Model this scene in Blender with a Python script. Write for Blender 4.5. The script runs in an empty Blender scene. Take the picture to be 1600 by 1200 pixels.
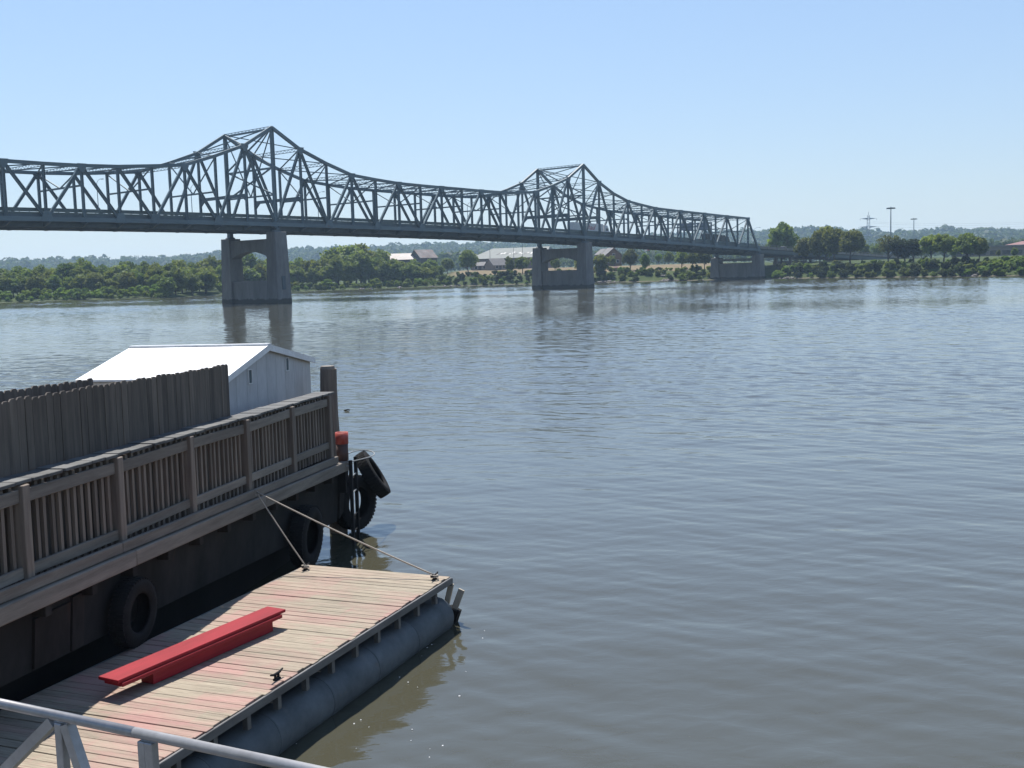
import bpy, bmesh, math, random
import numpy as np
from mathutils import Matrix, Vector, Quaternion

# ------------------------------------------------------------------ camera, sky, sun, exposure
scene = bpy.context.scene
COL = scene.collection
CAM_H = 5.618
PITCH, ROLL, FOCAL = math.radians(5.825), math.radians(1.647), 1729.8   # focal length in px of a 1600 px wide frame
_fw = np.array([0, math.cos(PITCH), -math.sin(PITCH)])
_rt = np.array([1.0, 0, 0])
_up = np.cross(_rt, _fw)
_R = math.cos(ROLL) * _rt - math.sin(ROLL) * _up
_U = math.cos(ROLL) * _up + math.sin(ROLL) * _rt
CAMP = np.array([0, 0, CAM_H])
cam_d = bpy.data.cameras.new('camera')
cam_d.sensor_width = 36.0
cam_d.lens = 36.0 * FOCAL / 1600.0
cam_d.clip_start = 0.1
cam_d.clip_end = 20000
cam = bpy.data.objects.new('camera', cam_d)
COL.objects.link(cam)
cam.matrix_world = Matrix(((_R[0], _U[0], -_fw[0], CAMP[0]), (_R[1], _U[1], -_fw[1], CAMP[1]), (_R[2], _U[2], -_fw[2], CAMP[2]), (0, 0, 0, 1)))
scene.camera = cam

SUN_EL, SUN_AZ = math.radians(62), math.radians(-20)
world = bpy.data.worlds.new('World')
scene.world = world
world.use_nodes = True
wn = world.node_tree.nodes
bg = wn['Background']
sky = wn.new('ShaderNodeTexSky')
sky.sky_type = 'NISHITA'
sky.sun_disc = False
sky.sun_elevation = SUN_EL
sky.sun_rotation = SUN_AZ % (2 * math.pi)
sky.altitude = 150
sky.air_density = 1.5
sky.dust_density = 0.0
sky.ozone_density = 3.0
wg = wn.new('ShaderNodeGamma')                 # hazy summer sky: flatter gradient than the clear-air model
wg.inputs['Gamma'].default_value = 0.60
wt = wn.new('ShaderNodeMixRGB')
wt.blend_type = 'MULTIPLY'
wt.inputs['Fac'].default_value = 1.0
wt.inputs['Color2'].default_value = (0.7535, 0.879, 1.121, 1)
world.node_tree.links.new(sky.outputs[0], wg.inputs['Color'])
world.node_tree.links.new(wg.outputs['Color'], wt.inputs['Color1'])
world.node_tree.links.new(wt.outputs['Color'], bg.inputs['Color'])
bg.inputs['Strength'].default_value = 0.15
sun_l = bpy.data.lights.new('sun', 'SUN')
sun_l.energy = 4.8
sun_l.angle = math.radians(0.53)
sun_l.color = (1.0, 0.96, 0.90)
sun_o = bpy.data.objects.new('sun', sun_l)
COL.objects.link(sun_o)
sd = Vector((math.sin(SUN_AZ) * math.cos(SUN_EL), math.cos(SUN_AZ) * math.cos(SUN_EL), math.sin(SUN_EL)))
sun_o.rotation_euler = sd.to_track_quat('Z', 'Y').to_euler()
sun_o.location = (0, 0, 60)
vs = scene.view_settings
vs.view_transform = 'Standard'
vs.look = 'None'
vs.exposure = 0.75
vs.gamma = 1.0
vs.use_curve_mapping = False
scene.render.engine = 'CYCLES'
cy = scene.cycles
cy.use_denoising = True
try:
    cy.denoiser = 'OPENIMAGEDENOISE'
except Exception:
    pass
cy.max_bounces = 6
cy.diffuse_bounces = 3
cy.glossy_bounces = 3
cy.transmission_bounces = 3
cy.transparent_max_bounces = 6
cy.volume_bounces = 1
cy.caustics_reflective = False
cy.caustics_refractive = False
cy.sample_clamp_indirect = 6

rnd = random.Random(11)
V = Vector


def ray(x, y):
    d = _fw + _R * (x - 800) / FOCAL - _U * (y - 600) / FOCAL
    return d / np.linalg.norm(d)


def on_z(x, y, z):
    d = ray(x, y)
    return V(CAMP + d * ((z - CAM_H) / d[2]))


def at(x, y, dist):
    """point at horizontal distance dist seen in direction (x, y)"""
    d = ray(x, y)
    return V(CAMP + d * (dist / math.hypot(d[0], d[1])))


# ------------------------------------------------------------------ materials
def new_mat(name):
    m = bpy.data.materials.new(name)
    m.use_nodes = True
    nt = m.node_tree
    return m, nt, nt.nodes['Principled BSDF'], nt.nodes, nt.links


def coords(nt, kind='object', scale=(1, 1, 1), jitter=True):
    n, l = nt.nodes, nt.links
    mp = n.new('ShaderNodeMapping')
    mp.inputs['Scale'].default_value = scale
    if kind == 'world':
        g = n.new('ShaderNodeNewGeometry')
        l.new(g.outputs['Position'], mp.inputs['Vector'])
    else:
        tc = n.new('ShaderNodeTexCoord')
        if jitter:
            oi = n.new('ShaderNodeObjectInfo')
            mu = n.new('ShaderNodeMath'); mu.operation = 'MULTIPLY'; mu.inputs[1].default_value = 57.0
            l.new(oi.outputs['Random'], mu.inputs[0])
            ad = n.new('ShaderNodeVectorMath'); ad.operation = 'ADD'
            l.new(tc.outputs['Object'], ad.inputs[0]); l.new(mu.outputs[0], ad.inputs[1])
            l.new(ad.outputs[0], mp.inputs['Vector'])
        else:
            l.new(tc.outputs['Object'], mp.inputs['Vector'])
    return mp.outputs['Vector']


def noise(nt, vec, scale, detail=4, rough=0.55, dist=0.0):
    t = nt.nodes.new('ShaderNodeTexNoise')
    t.inputs['Scale'].default_value = scale
    t.inputs['Detail'].default_value = detail
    t.inputs['Roughness'].default_value = rough
    t.inputs['Distortion'].default_value = dist
    nt.links.new(vec, t.inputs['Vector'])
    return t.outputs['Fac']


def ramp(nt, fac, stops):
    r = nt.nodes.new('ShaderNodeValToRGB')
    e = r.color_ramp.elements
    while len(e) < len(stops):
        e.new(0.5)
    for el, (p, c) in zip(e, stops):
        el.position = p
        el.color = (*c, 1) if len(c) == 3 else c
    nt.links.new(fac, r.inputs['Fac'])
    return r.outputs['Color']


def mix(nt, fac, a, b, mode='MIX'):
    m = nt.nodes.new('ShaderNodeMixRGB')
    m.blend_type = mode
    for sock, v in ((m.inputs['Fac'], fac), (m.inputs['Color1'], a), (m.inputs['Color2'], b)):
        if hasattr(v, 'is_output'):
            nt.links.new(v, sock)
        elif isinstance(v, (int, float)):
            sock.default_value = v
        else:
            sock.default_value = (*v, 1)
    return m.outputs['Color']


def math_node(nt, op, a, b=0.0):
    m = nt.nodes.new('ShaderNodeMath')
    m.operation = op
    for sock, v in ((m.inputs[0], a), (m.inputs[1], b)):
        if hasattr(v, 'is_output'):
            nt.links.new(v, sock)
        else:
            sock.default_value = v
    return m.outputs[0]


def bump(nt, bs, h, strength=0.3, dist=0.01):
    b = nt.nodes.new('ShaderNodeBump')
    b.inputs['Strength'].default_value = strength
    b.inputs['Distance'].default_value = dist
    nt.links.new(h, b.inputs['Height'])
    nt.links.new(b.outputs['Normal'], bs.inputs['Normal'])


def weathered(name, base, dark, rough=0.7, scale=2.0, stretch=(1, 1, 1), metal=0.0, tint=0.25, bstr=0.25, bdist=0.01, extra=None, kind='object'):
    """two-tone procedural surface with fine grain and a per-object tint"""
    m, nt, bs, n, l = new_mat(name)
    vec = coords(nt, kind, stretch)
    f1 = noise(nt, vec, scale, 6, 0.65)
    c = ramp(nt, f1, [(0.3, dark), (0.68, base)])
    f2 = noise(nt, vec, scale * 7, 3, 0.6)
    c = mix(nt, 0.35, c, ramp(nt, f2, [(0.3, (0.55, 0.55, 0.55)), (0.7, (1, 1, 1))]), 'MULTIPLY')
    if extra:
        f3 = noise(nt, vec, scale * extra[2], 5, 0.6, 0.4)
        c = mix(nt, ramp(nt, f3, [(extra[1], (0, 0, 0)), (extra[1] + 0.12, (1, 1, 1))]), c, extra[0])
    oi = n.new('ShaderNodeObjectInfo')
    t = math_node(nt, 'MULTIPLY', oi.outputs['Random'], tint)
    t = math_node(nt, 'SUBTRACT', 1.0 + tint * 0.3, t)
    hs = n.new('ShaderNodeHueSaturation')
    l.new(t, hs.inputs['Value'])
    l.new(c, hs.inputs['Color'])
    l.new(hs.outputs['Color'], bs.inputs['Base Color'])
    bs.inputs['Roughness'].default_value = rough
    bs.inputs['Metallic'].default_value = metal
    bump(nt, bs, mix(nt, 0.5, f1, f2), bstr, bdist)
    return m


M = {}
M['steel'] = weathered('painted_bridge_steel', (0.125, 0.175, 0.19), (0.085, 0.125, 0.142), 0.55, 0.6, tint=0.22, extra=((0.12, 0.08, 0.058), 0.62, 1.7))
M['steel_dark'] = weathered('girder_steel', (0.09, 0.118, 0.128), (0.058, 0.078, 0.086), 0.6, 0.7, tint=0.15, extra=((0.11, 0.065, 0.04), 0.66, 1.7))
M['barrier'] = weathered('barrier_steel', (0.10, 0.135, 0.125), (0.065, 0.09, 0.085), 0.6, 0.5, tint=0.15)
M['concrete'] = weathered('pier_concrete', (0.215, 0.21, 0.198), (0.125, 0.12, 0.115), 0.85, 0.35, (1, 1, 0.25), tint=0.08, extra=((0.21, 0.205, 0.195), 0.64, 1.5), bdist=0.03)
def tide_band(m):
    """dark algae band on the concrete just above the water"""
    nt = m.node_tree
    bs = nt.nodes['Principled BSDF']
    src = bs.inputs['Base Color'].links[0].from_socket
    g = nt.nodes.new('ShaderNodeNewGeometry')
    sp = nt.nodes.new('ShaderNodeSeparateXYZ')
    nt.links.new(g.outputs['Position'], sp.inputs[0])
    w = math_node(nt, 'MULTIPLY', noise(nt, coords(nt, 'world', (1, 1, 0.3)), 0.8, 5, 0.6), 1.6)
    f = math_node(nt, 'SUBTRACT', sp.outputs['Z'], w)
    nt.links.new(mix(nt, ramp(nt, f, [(0.0, (1, 1, 1)), (0.25, (0, 0, 0))]), src, (0.055, 0.052, 0.042)), bs.inputs['Base Color'])
    # rain streaks running down from the top
    src = bs.inputs['Base Color'].links[0].from_socket
    st = noise(nt, coords(nt, 'object', (2.4, 2.4, 0.08)), 1.0, 5, 0.7)
    nt.links.new(mix(nt, ramp(nt, st, [(0.56, (0, 0, 0)), (0.72, (0.6, 0.6, 0.6))]), src, (0.075, 0.072, 0.068)), bs.inputs['Base Color'])


tide_band(M['concrete'])
M['brown_concrete'] = weathered('abutment_concrete', (0.27, 0.23, 0.19), (0.16, 0.135, 0.115), 0.85, 0.35, (1, 1, 0.3), tint=0.1)
M['asphalt'] = weathered('asphalt', (0.06, 0.06, 0.06), (0.04, 0.04, 0.04), 0.9, 1.0)
M['old_wood'] = weathered('grey_weathered_wood', (0.26, 0.225, 0.185), (0.13, 0.11, 0.09), 0.85, 3.0, (0.25, 3, 3), tint=0.35, extra=((0.08, 0.07, 0.062), 0.67, 1.2))
M['shaded_cap_wood'] = weathered('shade_grey_cap_wood', (0.135, 0.135, 0.13), (0.075, 0.073, 0.07), 0.85, 3.0, (3, 0.4, 3), tint=0.3)  # weathered grey, darkened so its colour carries the fence's shade
M['picket_wood'] = weathered('grey_picket_wood', (0.17, 0.14, 0.112), (0.075, 0.061, 0.05), 0.85, 3.0, (4, 4, 0.3), tint=0.45, extra=((0.06, 0.052, 0.046), 0.66, 0.9))
M['post_wood'] = weathered('post_wood', (0.25, 0.20, 0.158), (0.125, 0.098, 0.078), 0.85, 2.5, (4, 4, 0.3), tint=0.3)
M['hull'] = weathered('old_hull_steel', (0.034, 0.032, 0.031), (0.015, 0.0145, 0.014), 0.6, 1.3, (1, 1, 0.5), tint=0.2, extra=((0.065, 0.038, 0.026), 0.64, 1.4))
M['hull_patch'] = weathered('hull_patch_steel', (0.045, 0.04, 0.036), (0.02, 0.017, 0.016), 0.65, 2.0, (1, 1, 0.3), tint=0.3, extra=((0.055, 0.03, 0.02), 0.6, 1.3))
M['hull_black'] = weathered('hull_tar', (0.02, 0.02, 0.02), (0.01, 0.01, 0.01), 0.6, 1.0)
MATTE = ('hull', 'rubber', 'hull_black', 'hull_patch', 'black_metal')
M['rubber'] = weathered('tyre_rubber', (0.022, 0.021, 0.021), (0.011, 0.011, 0.011), 0.75, 6.0, tint=0.1, bstr=0.4)
M['black_metal'] = weathered('black_metal', (0.03, 0.03, 0.032), (0.015, 0.015, 0.015), 0.5, 4.0, extra=((0.10, 0.05, 0.03), 0.66, 1.2))
M['galv'] = weathered('galvanised_rung', (0.5, 0.5, 0.5), (0.35, 0.35, 0.34), 0.4, 6.0, metal=0.6)
M['alu'] = weathered('grey_aluminium_pipe', (0.40, 0.385, 0.38), (0.30, 0.29, 0.285), 0.42, 6.0, metal=0.5, tint=0.05, bstr=0.06, bdist=0.002)
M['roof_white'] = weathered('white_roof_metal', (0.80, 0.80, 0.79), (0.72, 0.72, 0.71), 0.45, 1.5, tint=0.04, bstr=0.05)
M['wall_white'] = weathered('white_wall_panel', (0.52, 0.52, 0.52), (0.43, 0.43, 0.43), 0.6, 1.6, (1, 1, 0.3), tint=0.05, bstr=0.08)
M['red_paint'] = weathered('red_paint', (0.31, 0.020, 0.030), (0.22, 0.014, 0.021), 0.5, 2.5, (0.4, 2, 2), tint=0.1, bstr=0.15, extra=((0.26, 0.035, 0.042), 0.66, 2.0))
def chipped(m, col, lo):
    nt = m.node_tree
    bs = nt.nodes['Principled BSDF']
    src = bs.inputs['Base Color'].links[0].from_socket
    f = noise(nt, coords(nt, 'object', (1.2, 4, 4)), 6.0, 6, 0.75, 0.4)
    nt.links.new(mix(nt, ramp(nt, f, [(lo, (0, 0, 0)), (lo + 0.03, (1, 1, 1))]), src, col), bs.inputs['Base Color'])


chipped(M['red_paint'], (0.36, 0.22, 0.19), 0.70)
M['red_paint'].node_tree.nodes['Principled BSDF'].inputs['Specular IOR Level'].default_value = 0.2
chipped(M['roof_white'], (0.55, 0.53, 0.5), 0.72)
chipped(M['wall_white'], (0.34, 0.32, 0.30), 0.70)
M['red_pipe'] = weathered('faded_red_cap', (0.42, 0.07, 0.05), (0.30, 0.05, 0.04), 0.55, 4.0)
M['rust'] = weathered('rusty_pipe', (0.10, 0.055, 0.045), (0.05, 0.03, 0.028), 0.75, 4.0)
M['rope'] = weathered('rope_fibre', (0.46, 0.40, 0.33), (0.30, 0.26, 0.21), 0.9, 30.0, tint=0.0)
M['cable'] = weathered('pale_cable', (0.30, 0.30, 0.29), (0.2, 0.2, 0.19), 0.5, 20.0)
M['float'] = weathered('grey_float_steel', (0.135, 0.150, 0.158), (0.07, 0.08, 0.085), 0.8, 1.4, (1, 1, 1), tint=0.12, metal=0.15, extra=((0.14, 0.11, 0.085), 0.67, 1.5))
M['rim'] = weathered('dock_rim_steel', (0.17, 0.165, 0.16), (0.08, 0.078, 0.076), 0.55, 3.0, (0.4, 2, 2), tint=0.1, metal=0.2)
M['pale_wood'] = weathered('pale_board', (0.55, 0.48, 0.38), (0.38, 0.32, 0.25), 0.85, 3.0)
M['white_paint'] = weathered('white_paint', (0.78, 0.78, 0.77), (0.66, 0.66, 0.65), 0.5, 2.0, tint=0.05)
M['glass'] = weathered('dark_glass', (0.03, 0.035, 0.04), (0.02, 0.02, 0.025), 0.12, 1.0, bstr=0.0)
M['rock'] = weathered('shore_rock', (0.26, 0.23, 0.21), (0.13, 0.115, 0.10), 0.9, 1.2, tint=0.5)
M['brick_wall'] = weathered('brown_brick_wall', (0.23, 0.14, 0.11), (0.16, 0.10, 0.08), 0.9, 0.6)
M['timber_brown'] = weathered('brown_timber_wall', (0.20, 0.12, 0.06), (0.11, 0.065, 0.04), 0.85, 0.8)
M['dark_wall'] = weathered('dark_barn_wall', (0.10, 0.09, 0.085), (0.06, 0.055, 0.05), 0.9, 0.8, (3, 3, 0.3))
M['green_roof'] = weathered('grey_green_roof', (0.105, 0.12, 0.108), (0.08, 0.092, 0.085), 0.7, 0.3, tint=0.04)
M['rust_roof'] = weathered('rusty_tin_roof', (0.30, 0.265, 0.235), (0.15, 0.11, 0.09), 0.6, 0.25, (1, 1, 1), tint=0.05, extra=((0.30, 0.15, 0.10), 0.55, 1.6))
M['pink_roof'] = weathered('faded_red_roof', (0.26, 0.115, 0.10), (0.20, 0.085, 0.075), 0.7, 0.4)
M['tan_wall'] = weathered('tan_wall', (0.27, 0.22, 0.18), (0.21, 0.17, 0.14), 0.85, 0.5)
M['grey_roof'] = weathered('grey_shingle_roof', (0.20, 0.185, 0.175), (0.14, 0.13, 0.125), 0.8, 0.6)
M['bark'] = weathered('bark', (0.11, 0.085, 0.065), (0.055, 0.045, 0.036), 0.95, 1.5, (3, 3, 0.5))
M['car_dark'] = weathered('dark_car_paint', (0.03, 0.033, 0.04), (0.025, 0.028, 0.034), 0.25, 1.0, bstr=0.0)
M['flag_red'] = weathered('red_cloth', (0.55, 0.05, 0.06), (0.45, 0.04, 0.05), 0.8, 3.0)
M['sign_grey'] = weathered('sign_back', (0.28, 0.31, 0.34), (0.22, 0.25, 0.28), 0.5, 1.0)


for k_ in MATTE:
    b_ = M[k_].node_tree.nodes['Principled BSDF']
    b_.inputs['Roughness'].default_value = 0.9
    b_.inputs['Specular IOR Level'].default_value = 0.15


def leaf_mat(name, c1, c2, rnd_hue=0.04):
    m, nt, bs, n, l = new_mat(name)
    vec = coords(nt, 'object', (1, 1, 1))
    f = noise(nt, vec, 0.55, 3, 0.6)
    c = ramp(nt, f, [(0.32, c1), (0.68, c2)])
    oi = n.new('ShaderNodeObjectInfo')
    hs = n.new('ShaderNodeHueSaturation')
    h = math_node(nt, 'MULTIPLY', oi.outputs['Random'], rnd_hue)
    l.new(math_node(nt, 'ADD', h, 0.5 - rnd_hue * 0.55), hs.inputs['Hue'])
    r2 = math_node(nt, 'FRACT', math_node(nt, 'MULTIPLY', oi.outputs['Random'], 17.3))
    l.new(math_node(nt, 'ADD', math_node(nt, 'MULTIPLY', r2, 0.5), 0.75), hs.inputs['Value'])
    l.new(c, hs.inputs['Color'])
    bs.inputs['Roughness'].default_value = 0.65
    bs.inputs['Specular IOR Level'].default_value = 0.25
    l.new(hs.outputs['Color'], bs.inputs['Base Color'])
    tr = n.new('ShaderNodeBsdfTranslucent')
    l.new(mix(nt, 1.0, hs.outputs['Color'], (1.3, 1.25, 0.6), 'MULTIPLY'), tr.inputs['Color'])
    ms = n.new('ShaderNodeMixShader')
    ms.inputs['Fac'].default_value = 0.45
    l.new(bs.outputs[0], ms.inputs[1])
    l.new(tr.outputs[0], ms.inputs[2])
    l.new(ms.outputs[0], n['Material Output'].inputs['Surface'])
    return m


M['leaf'] = leaf_mat('broad_leaves', (0.082, 0.122, 0.030), (0.165, 0.205, 0.058), 0.05)
M['leaf_bright'] = leaf_mat('bright_leaves', (0.10, 0.165, 0.03), (0.18, 0.25, 0.06))
M['leaf_brown'] = leaf_mat('brownish_leaves', (0.080, 0.098, 0.028), (0.135, 0.148, 0.048), 0.02)
M['leaf_dark'] = leaf_mat('dark_needles', (0.030, 0.045, 0.022), (0.055, 0.072, 0.034), 0.02)
M['leaf_hill'] = leaf_mat('hill_leaves', (0.032, 0.055, 0.024), (0.065, 0.092, 0.038), 0.0)


def dock_mat():
    m, nt, bs, n, l = new_mat('sun_bleached_dock_planks')
    vec = coords(nt, 'object', (18, 0.9, 18))
    g = noise(nt, vec, 1.6, 6, 0.7)
    c = ramp(nt, g, [(0.28, (0.14, 0.112, 0.080)), (0.5, (0.27, 0.225, 0.165)), (0.75, (0.35, 0.30, 0.225))])
    # leftover red overspray, in broad patches and bars on the boards
    tc = n.new('ShaderNodeNewGeometry')
    vt = n.new('ShaderNodeVectorRotate'); vt.rotation_type = 'Z_AXIS'
    vt.inputs['Angle'].default_value = math.radians(21.74)
    l.new(tc.outputs['Position'], vt.inputs['Vector'])
    mp = n.new('ShaderNodeMapping'); mp.inputs['Scale'].default_value = (0.8, 1.5, 1)
    l.new(vt.outputs['Vector'], mp.inputs['Vector'])
    p1 = noise(nt, mp.outputs['Vector'], 1.0, 4, 0.6, 0.3)
    br = n.new('ShaderNodeTexBrick')
    br.inputs['Color1'].default_value = (0, 0, 0, 1); br.inputs['Color2'].default_value = (1, 1, 1, 1); br.inputs['Mortar'].default_value = (0.9, 0.9, 0.9, 1)
    br.inputs['Scale'].default_value = 1.0; br.inputs['Mortar Size'].default_value = 0.035
    br.inputs['Brick Width'].default_value = 0.62; br.inputs['Row Height'].default_value = 0.43
    br.inputs['Mortar Smooth'].default_value = 0.4
    l.new(vt.outputs['Vector'], br.inputs['Vector'])
    bars = math_node(nt, 'MULTIPLY', br.outputs['Color'], 0.14)
    pm = math_node(nt, 'ADD', p1, bars)
    mask = ramp(nt, pm, [(0.48, (0, 0, 0)), (0.60, (0.24, 0.24, 0.24)), (0.78, (0.66, 0.66, 0.66))])
    far = n.new('ShaderNodeSeparateXYZ'); l.new(vt.outputs['Vector'], far.inputs[0])
    keep = ramp(nt, math_node(nt, 'DIVIDE', math_node(nt, 'ADD', far.outputs['Y'], 0.0), 20.0), [(0.68, (1, 1, 1)), (0.80, (0.10, 0.10, 0.10))])
    mask = mix(nt, 1.0, mask, keep, 'MULTIPLY')
    c = mix(nt, mask, c, (0.36, 0.165, 0.155))
    fine = noise(nt, vec, 9, 3, 0.7)
    c = mix(nt, 0.5, c, ramp(nt, fine, [(0.25, (0.5, 0.48, 0.45)), (0.6, (1, 1, 1))]), 'MULTIPLY')
    oi = n.new('ShaderNodeObjectInfo')
    hs = n.new('ShaderNodeHueSaturation')
    l.new(math_node(nt, 'ADD', math_node(nt, 'MULTIPLY', oi.outputs['Random'], 0.20), 0.90), hs.inputs['Value'])
    l.new(c, hs.inputs['Color'])
    l.new(hs.outputs['Color'], bs.inputs['Base Color'])
    bs.inputs['Roughness'].default_value = 0.85
    bump(nt, bs, mix(nt, 0.5, g, fine), 0.5, 0.008)
    return m


M['dock'] = dock_mat()


def water_mat():
    m, nt, bs, n, l = new_mat('river_water')
    bs.inputs['Base Color'].default_value = (0.056, 0.054, 0.037, 1)
    bs.inputs['Roughness'].default_value = 0.07
    bs.inputs['IOR'].default_value = 1.6
    v1 = coords(nt, 'world', (0.6, 1.0, 1))
    rip = noise(nt, v1, 3.2, 3, 0.6, 0.5)
    gust = noise(nt, coords(nt, 'world', (0.012, 0.035, 1)), 1.0, 4, 0.6, 0.5)
    gain = ramp(nt, gust, [(0.36, (0.35, 0.35, 0.35)), (0.62, (1.0, 1.0, 1.0))])
    h = math_node(nt, 'MULTIPLY', math_node(nt, 'MULTIPLY', rip, 0.011), gain)
    b = n.new('ShaderNodeBump')
    b.inputs['Strength'].default_value = 1.0
    b.inputs['Distance'].default_value = 1.0
    l.new(h, b.inputs['Height'])
    l.new(b.outputs['Normal'], bs.inputs['Normal'])
    return m


M['water'] = water_mat()


def ground_mat():
    m, nt, bs, n, l = new_mat('bank_ground')
    vec = coords(nt, 'world', (1, 1, 1))
    f = noise(nt, vec, 0.12, 6, 0.65)
    grass = ramp(nt, f, [(0.32, (0.028, 0.042, 0.014)), (0.55, (0.05, 0.068, 0.022)), (0.75, (0.085, 0.092, 0.036))])
    dry = ramp(nt, noise(nt, vec, 0.3, 5, 0.6), [(0.3, (0.125, 0.095, 0.055)), (0.7, (0.185, 0.145, 0.088))])
    mud = ramp(nt, noise(nt, vec, 0.8, 5, 0.6), [(0.3, (0.075, 0.065, 0.045)), (0.7, (0.15, 0.13, 0.095))])
    at_ = n.new('ShaderNodeAttribute'); at_.attribute_name = 'cover'
    sp = n.new('ShaderNodeSeparateColor'); l.new(at_.outputs['Color'], sp.inputs[0])
    c = mix(nt, sp.outputs[0], grass, dry)
    c = mix(nt, sp.outputs[1], c, mud)
    l.new(c, bs.inputs['Base Color'])
    bs.inputs['Roughness'].default_value = 0.95
    bs.inputs['Specular IOR Level'].default_value = 0.1
    return m


M['ground'] = ground_mat()


# ------------------------------------------------------------------ object helpers
def link(o, parent=None):
    COL.objects.link(o)
    if parent is not None:
        o.parent = parent
    return o


def tag(o, label=None, cat=None, group=None, kind=None):
    if label: o['label'] = label
    if cat: o['category'] = cat
    if group: o['group'] = group
    if kind: o['kind'] = kind
    return o


def empty(name, mat=None, label=None, cat=None, group=None):
    o = bpy.data.objects.new(name, None)
    o.empty_display_size = 0.2
    COL.objects.link(o)
    if mat is not None:
        o.matrix_world = mat
    return tag(o, label, cat, group)


def mesh_of(name, verts, faces, material=None, smooth=False):
    me = bpy.data.meshes.new(name)
    me.from_pydata([tuple(v) for v in verts], [], faces)
    if smooth:
        me.shade_smooth()
    if material:
        me.materials.append(M[material])
    me.update()
    return me


def put(name, me, parent=None, mat=None):
    o = bpy.data.objects.new(name, me)
    link(o, parent)
    if mat is not None:
        o.matrix_local = mat
    return o


class MB:
    """collects shapes for one mesh"""

    def __init__(self):
        self.v, self.f = [], []

    def add(self, vs_, fs):
        k = len(self.v)
        self.v += [tuple(p) for p in vs_]
        self.f += [tuple(i + k for i in f) for f in fs]
        return self

    def box(self, lo, hi):
        (a, b, c), (d, e, f) = lo, hi
        return self.add([(a, b, c), (d, b, c), (d, e, c), (a, e, c), (a, b, f), (d, b, f), (d, e, f), (a, e, f)],
                        [(0, 3, 2, 1), (4, 5, 6, 7), (0, 1, 5, 4), (1, 2, 6, 5), (2, 3, 7, 6), (3, 0, 4, 7)])

    def hexa(self, bottom, top):
        return self.add(list(bottom) + list(top), [(0, 3, 2, 1), (4, 5, 6, 7), (0, 1, 5, 4), (1, 2, 6, 5), (2, 3, 7, 6), (3, 0, 4, 7)])

    def bar(self, p, q, w, h, up=(0, 0, 1)):
        p, q = V(p), V(q)
        d = (q - p).normalized()
        s = d.cross(V(up))
        if s.length < 1e-4:
            s = d.cross(V((1, 0, 0)))
        s.normalize()
        t = s.cross(d)
        s, t = s * w / 2, t * h / 2
        a = [p - s - t, p + s - t, p + s + t, p - s + t]
        b = [x + (q - p) for x in a]
        return self.add(a + b, [(0, 3, 2, 1), (4, 5, 6, 7), (0, 1, 5, 4), (1, 2, 6, 5), (2, 3, 7, 6), (3, 0, 4, 7)])

    def tube(self, pts, radii, n=8, cap=True):
        pts = [V(p) for p in pts]
        if isinstance(radii, (int, float)):
            radii = [radii] * len(pts)
        k0 = len(self.v)
        ref = None
        for i, p in enumerate(pts):
            d = (pts[min(i + 1, len(pts) - 1)] - pts[max(i - 1, 0)]).normalized()
            if ref is None:
                ref = d.orthogonal().normalized()
            ref = (ref - d * ref.dot(d)).normalized()
            b = d.cross(ref)
            for j in range(n):
                a = 2 * math.pi * j / n
                self.v.append(tuple(p + (ref * math.cos(a) + b * math.sin(a)) * radii[i]))
        for i in range(len(pts) - 1):
            for j in range(n):
                a, b_ = k0 + i * n + j, k0 + i * n + (j + 1) % n
                self.f.append((a, b_, b_ + n, a + n))
        if cap:
            self.f.append(tuple(k0 + j for j in reversed(range(n))))
            self.f.append(tuple(k0 + (len(pts) - 1) * n + j for j in range(n)))
        return self

    def prism(self, poly, ext):
        """poly: list of 3d points, ext: extrusion vector"""
        n = len(poly)
        poly = [V(p) for p in poly]
        e = V(ext)
        return self.add(poly + [p + e for p in poly],
                        [tuple(reversed(range(n))), tuple(range(n, 2 * n))] + [(i, (i + 1) % n, n + (i + 1) % n, n + i) for i in range(n)])

    def lathe(self, prof, n=32, axis='z', closed=False):
        k0 = len(self.v)
        m = len(prof)
        for j in range(n):
            a = 2 * math.pi * j / n
            for r, z in prof:
                self.v.append((r * math.cos(a), r * math.sin(a), z))
        for j in range(n):
            for i in range(m if closed else m - 1):
                a, b = k0 + j * m + i, k0 + j * m + (i + 1) % m
                c, d = k0 + ((j + 1) % n) * m + (i + 1) % m, k0 + ((j + 1) % n) * m + i
                self.f.append((a, d, c, b))
        return self

    def fix(self, name, material, smooth=False, bevel=0.0):
        me = mesh_of(name, self.v, self.f, material, smooth)
        bm = bmesh.new(); bm.from_mesh(me)
        bmesh.ops.recalc_face_normals(bm, faces=bm.faces)
        if bevel:
            bmesh.ops.bevel(bm, geom=list(bm.edges), offset=bevel, segments=1, affect='EDGES', clamp_overlap=True)
        bm.to_mesh(me); bm.free()
        return me

    def build(self, name, material, parent=None, smooth=False, bevel=0.0):
        return put(name, self.fix(name, material, smooth, bevel), parent)


def copy_tree(o, parent=None):
    c = o.copy()
    COL.objects.link(c)
    c.parent = parent
    c.matrix_parent_inverse = Matrix()
    c.matrix_local = o.matrix_local.copy()
    for ch in list(o.children):
        copy_tree(ch, c)
    return c


# unit H-section bar along x, from 0 to 1, section within [-.5,.5]^2
def h_section(name, material, fl=0.16, web=0.14):
    pts = [(-.5, -.5), (.5, -.5), (.5, -.5 + fl), (web, -.5 + fl), (web, .5 - fl), (.5, .5 - fl), (.5, .5), (-.5, .5), (-.5, .5 - fl), (-web, .5 - fl), (-web, -.5 + fl), (-.5, -.5 + fl)]
    return MB().prism([(0, a, b) for a, b in pts], (1, 0, 0)).fix(name, material)


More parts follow.
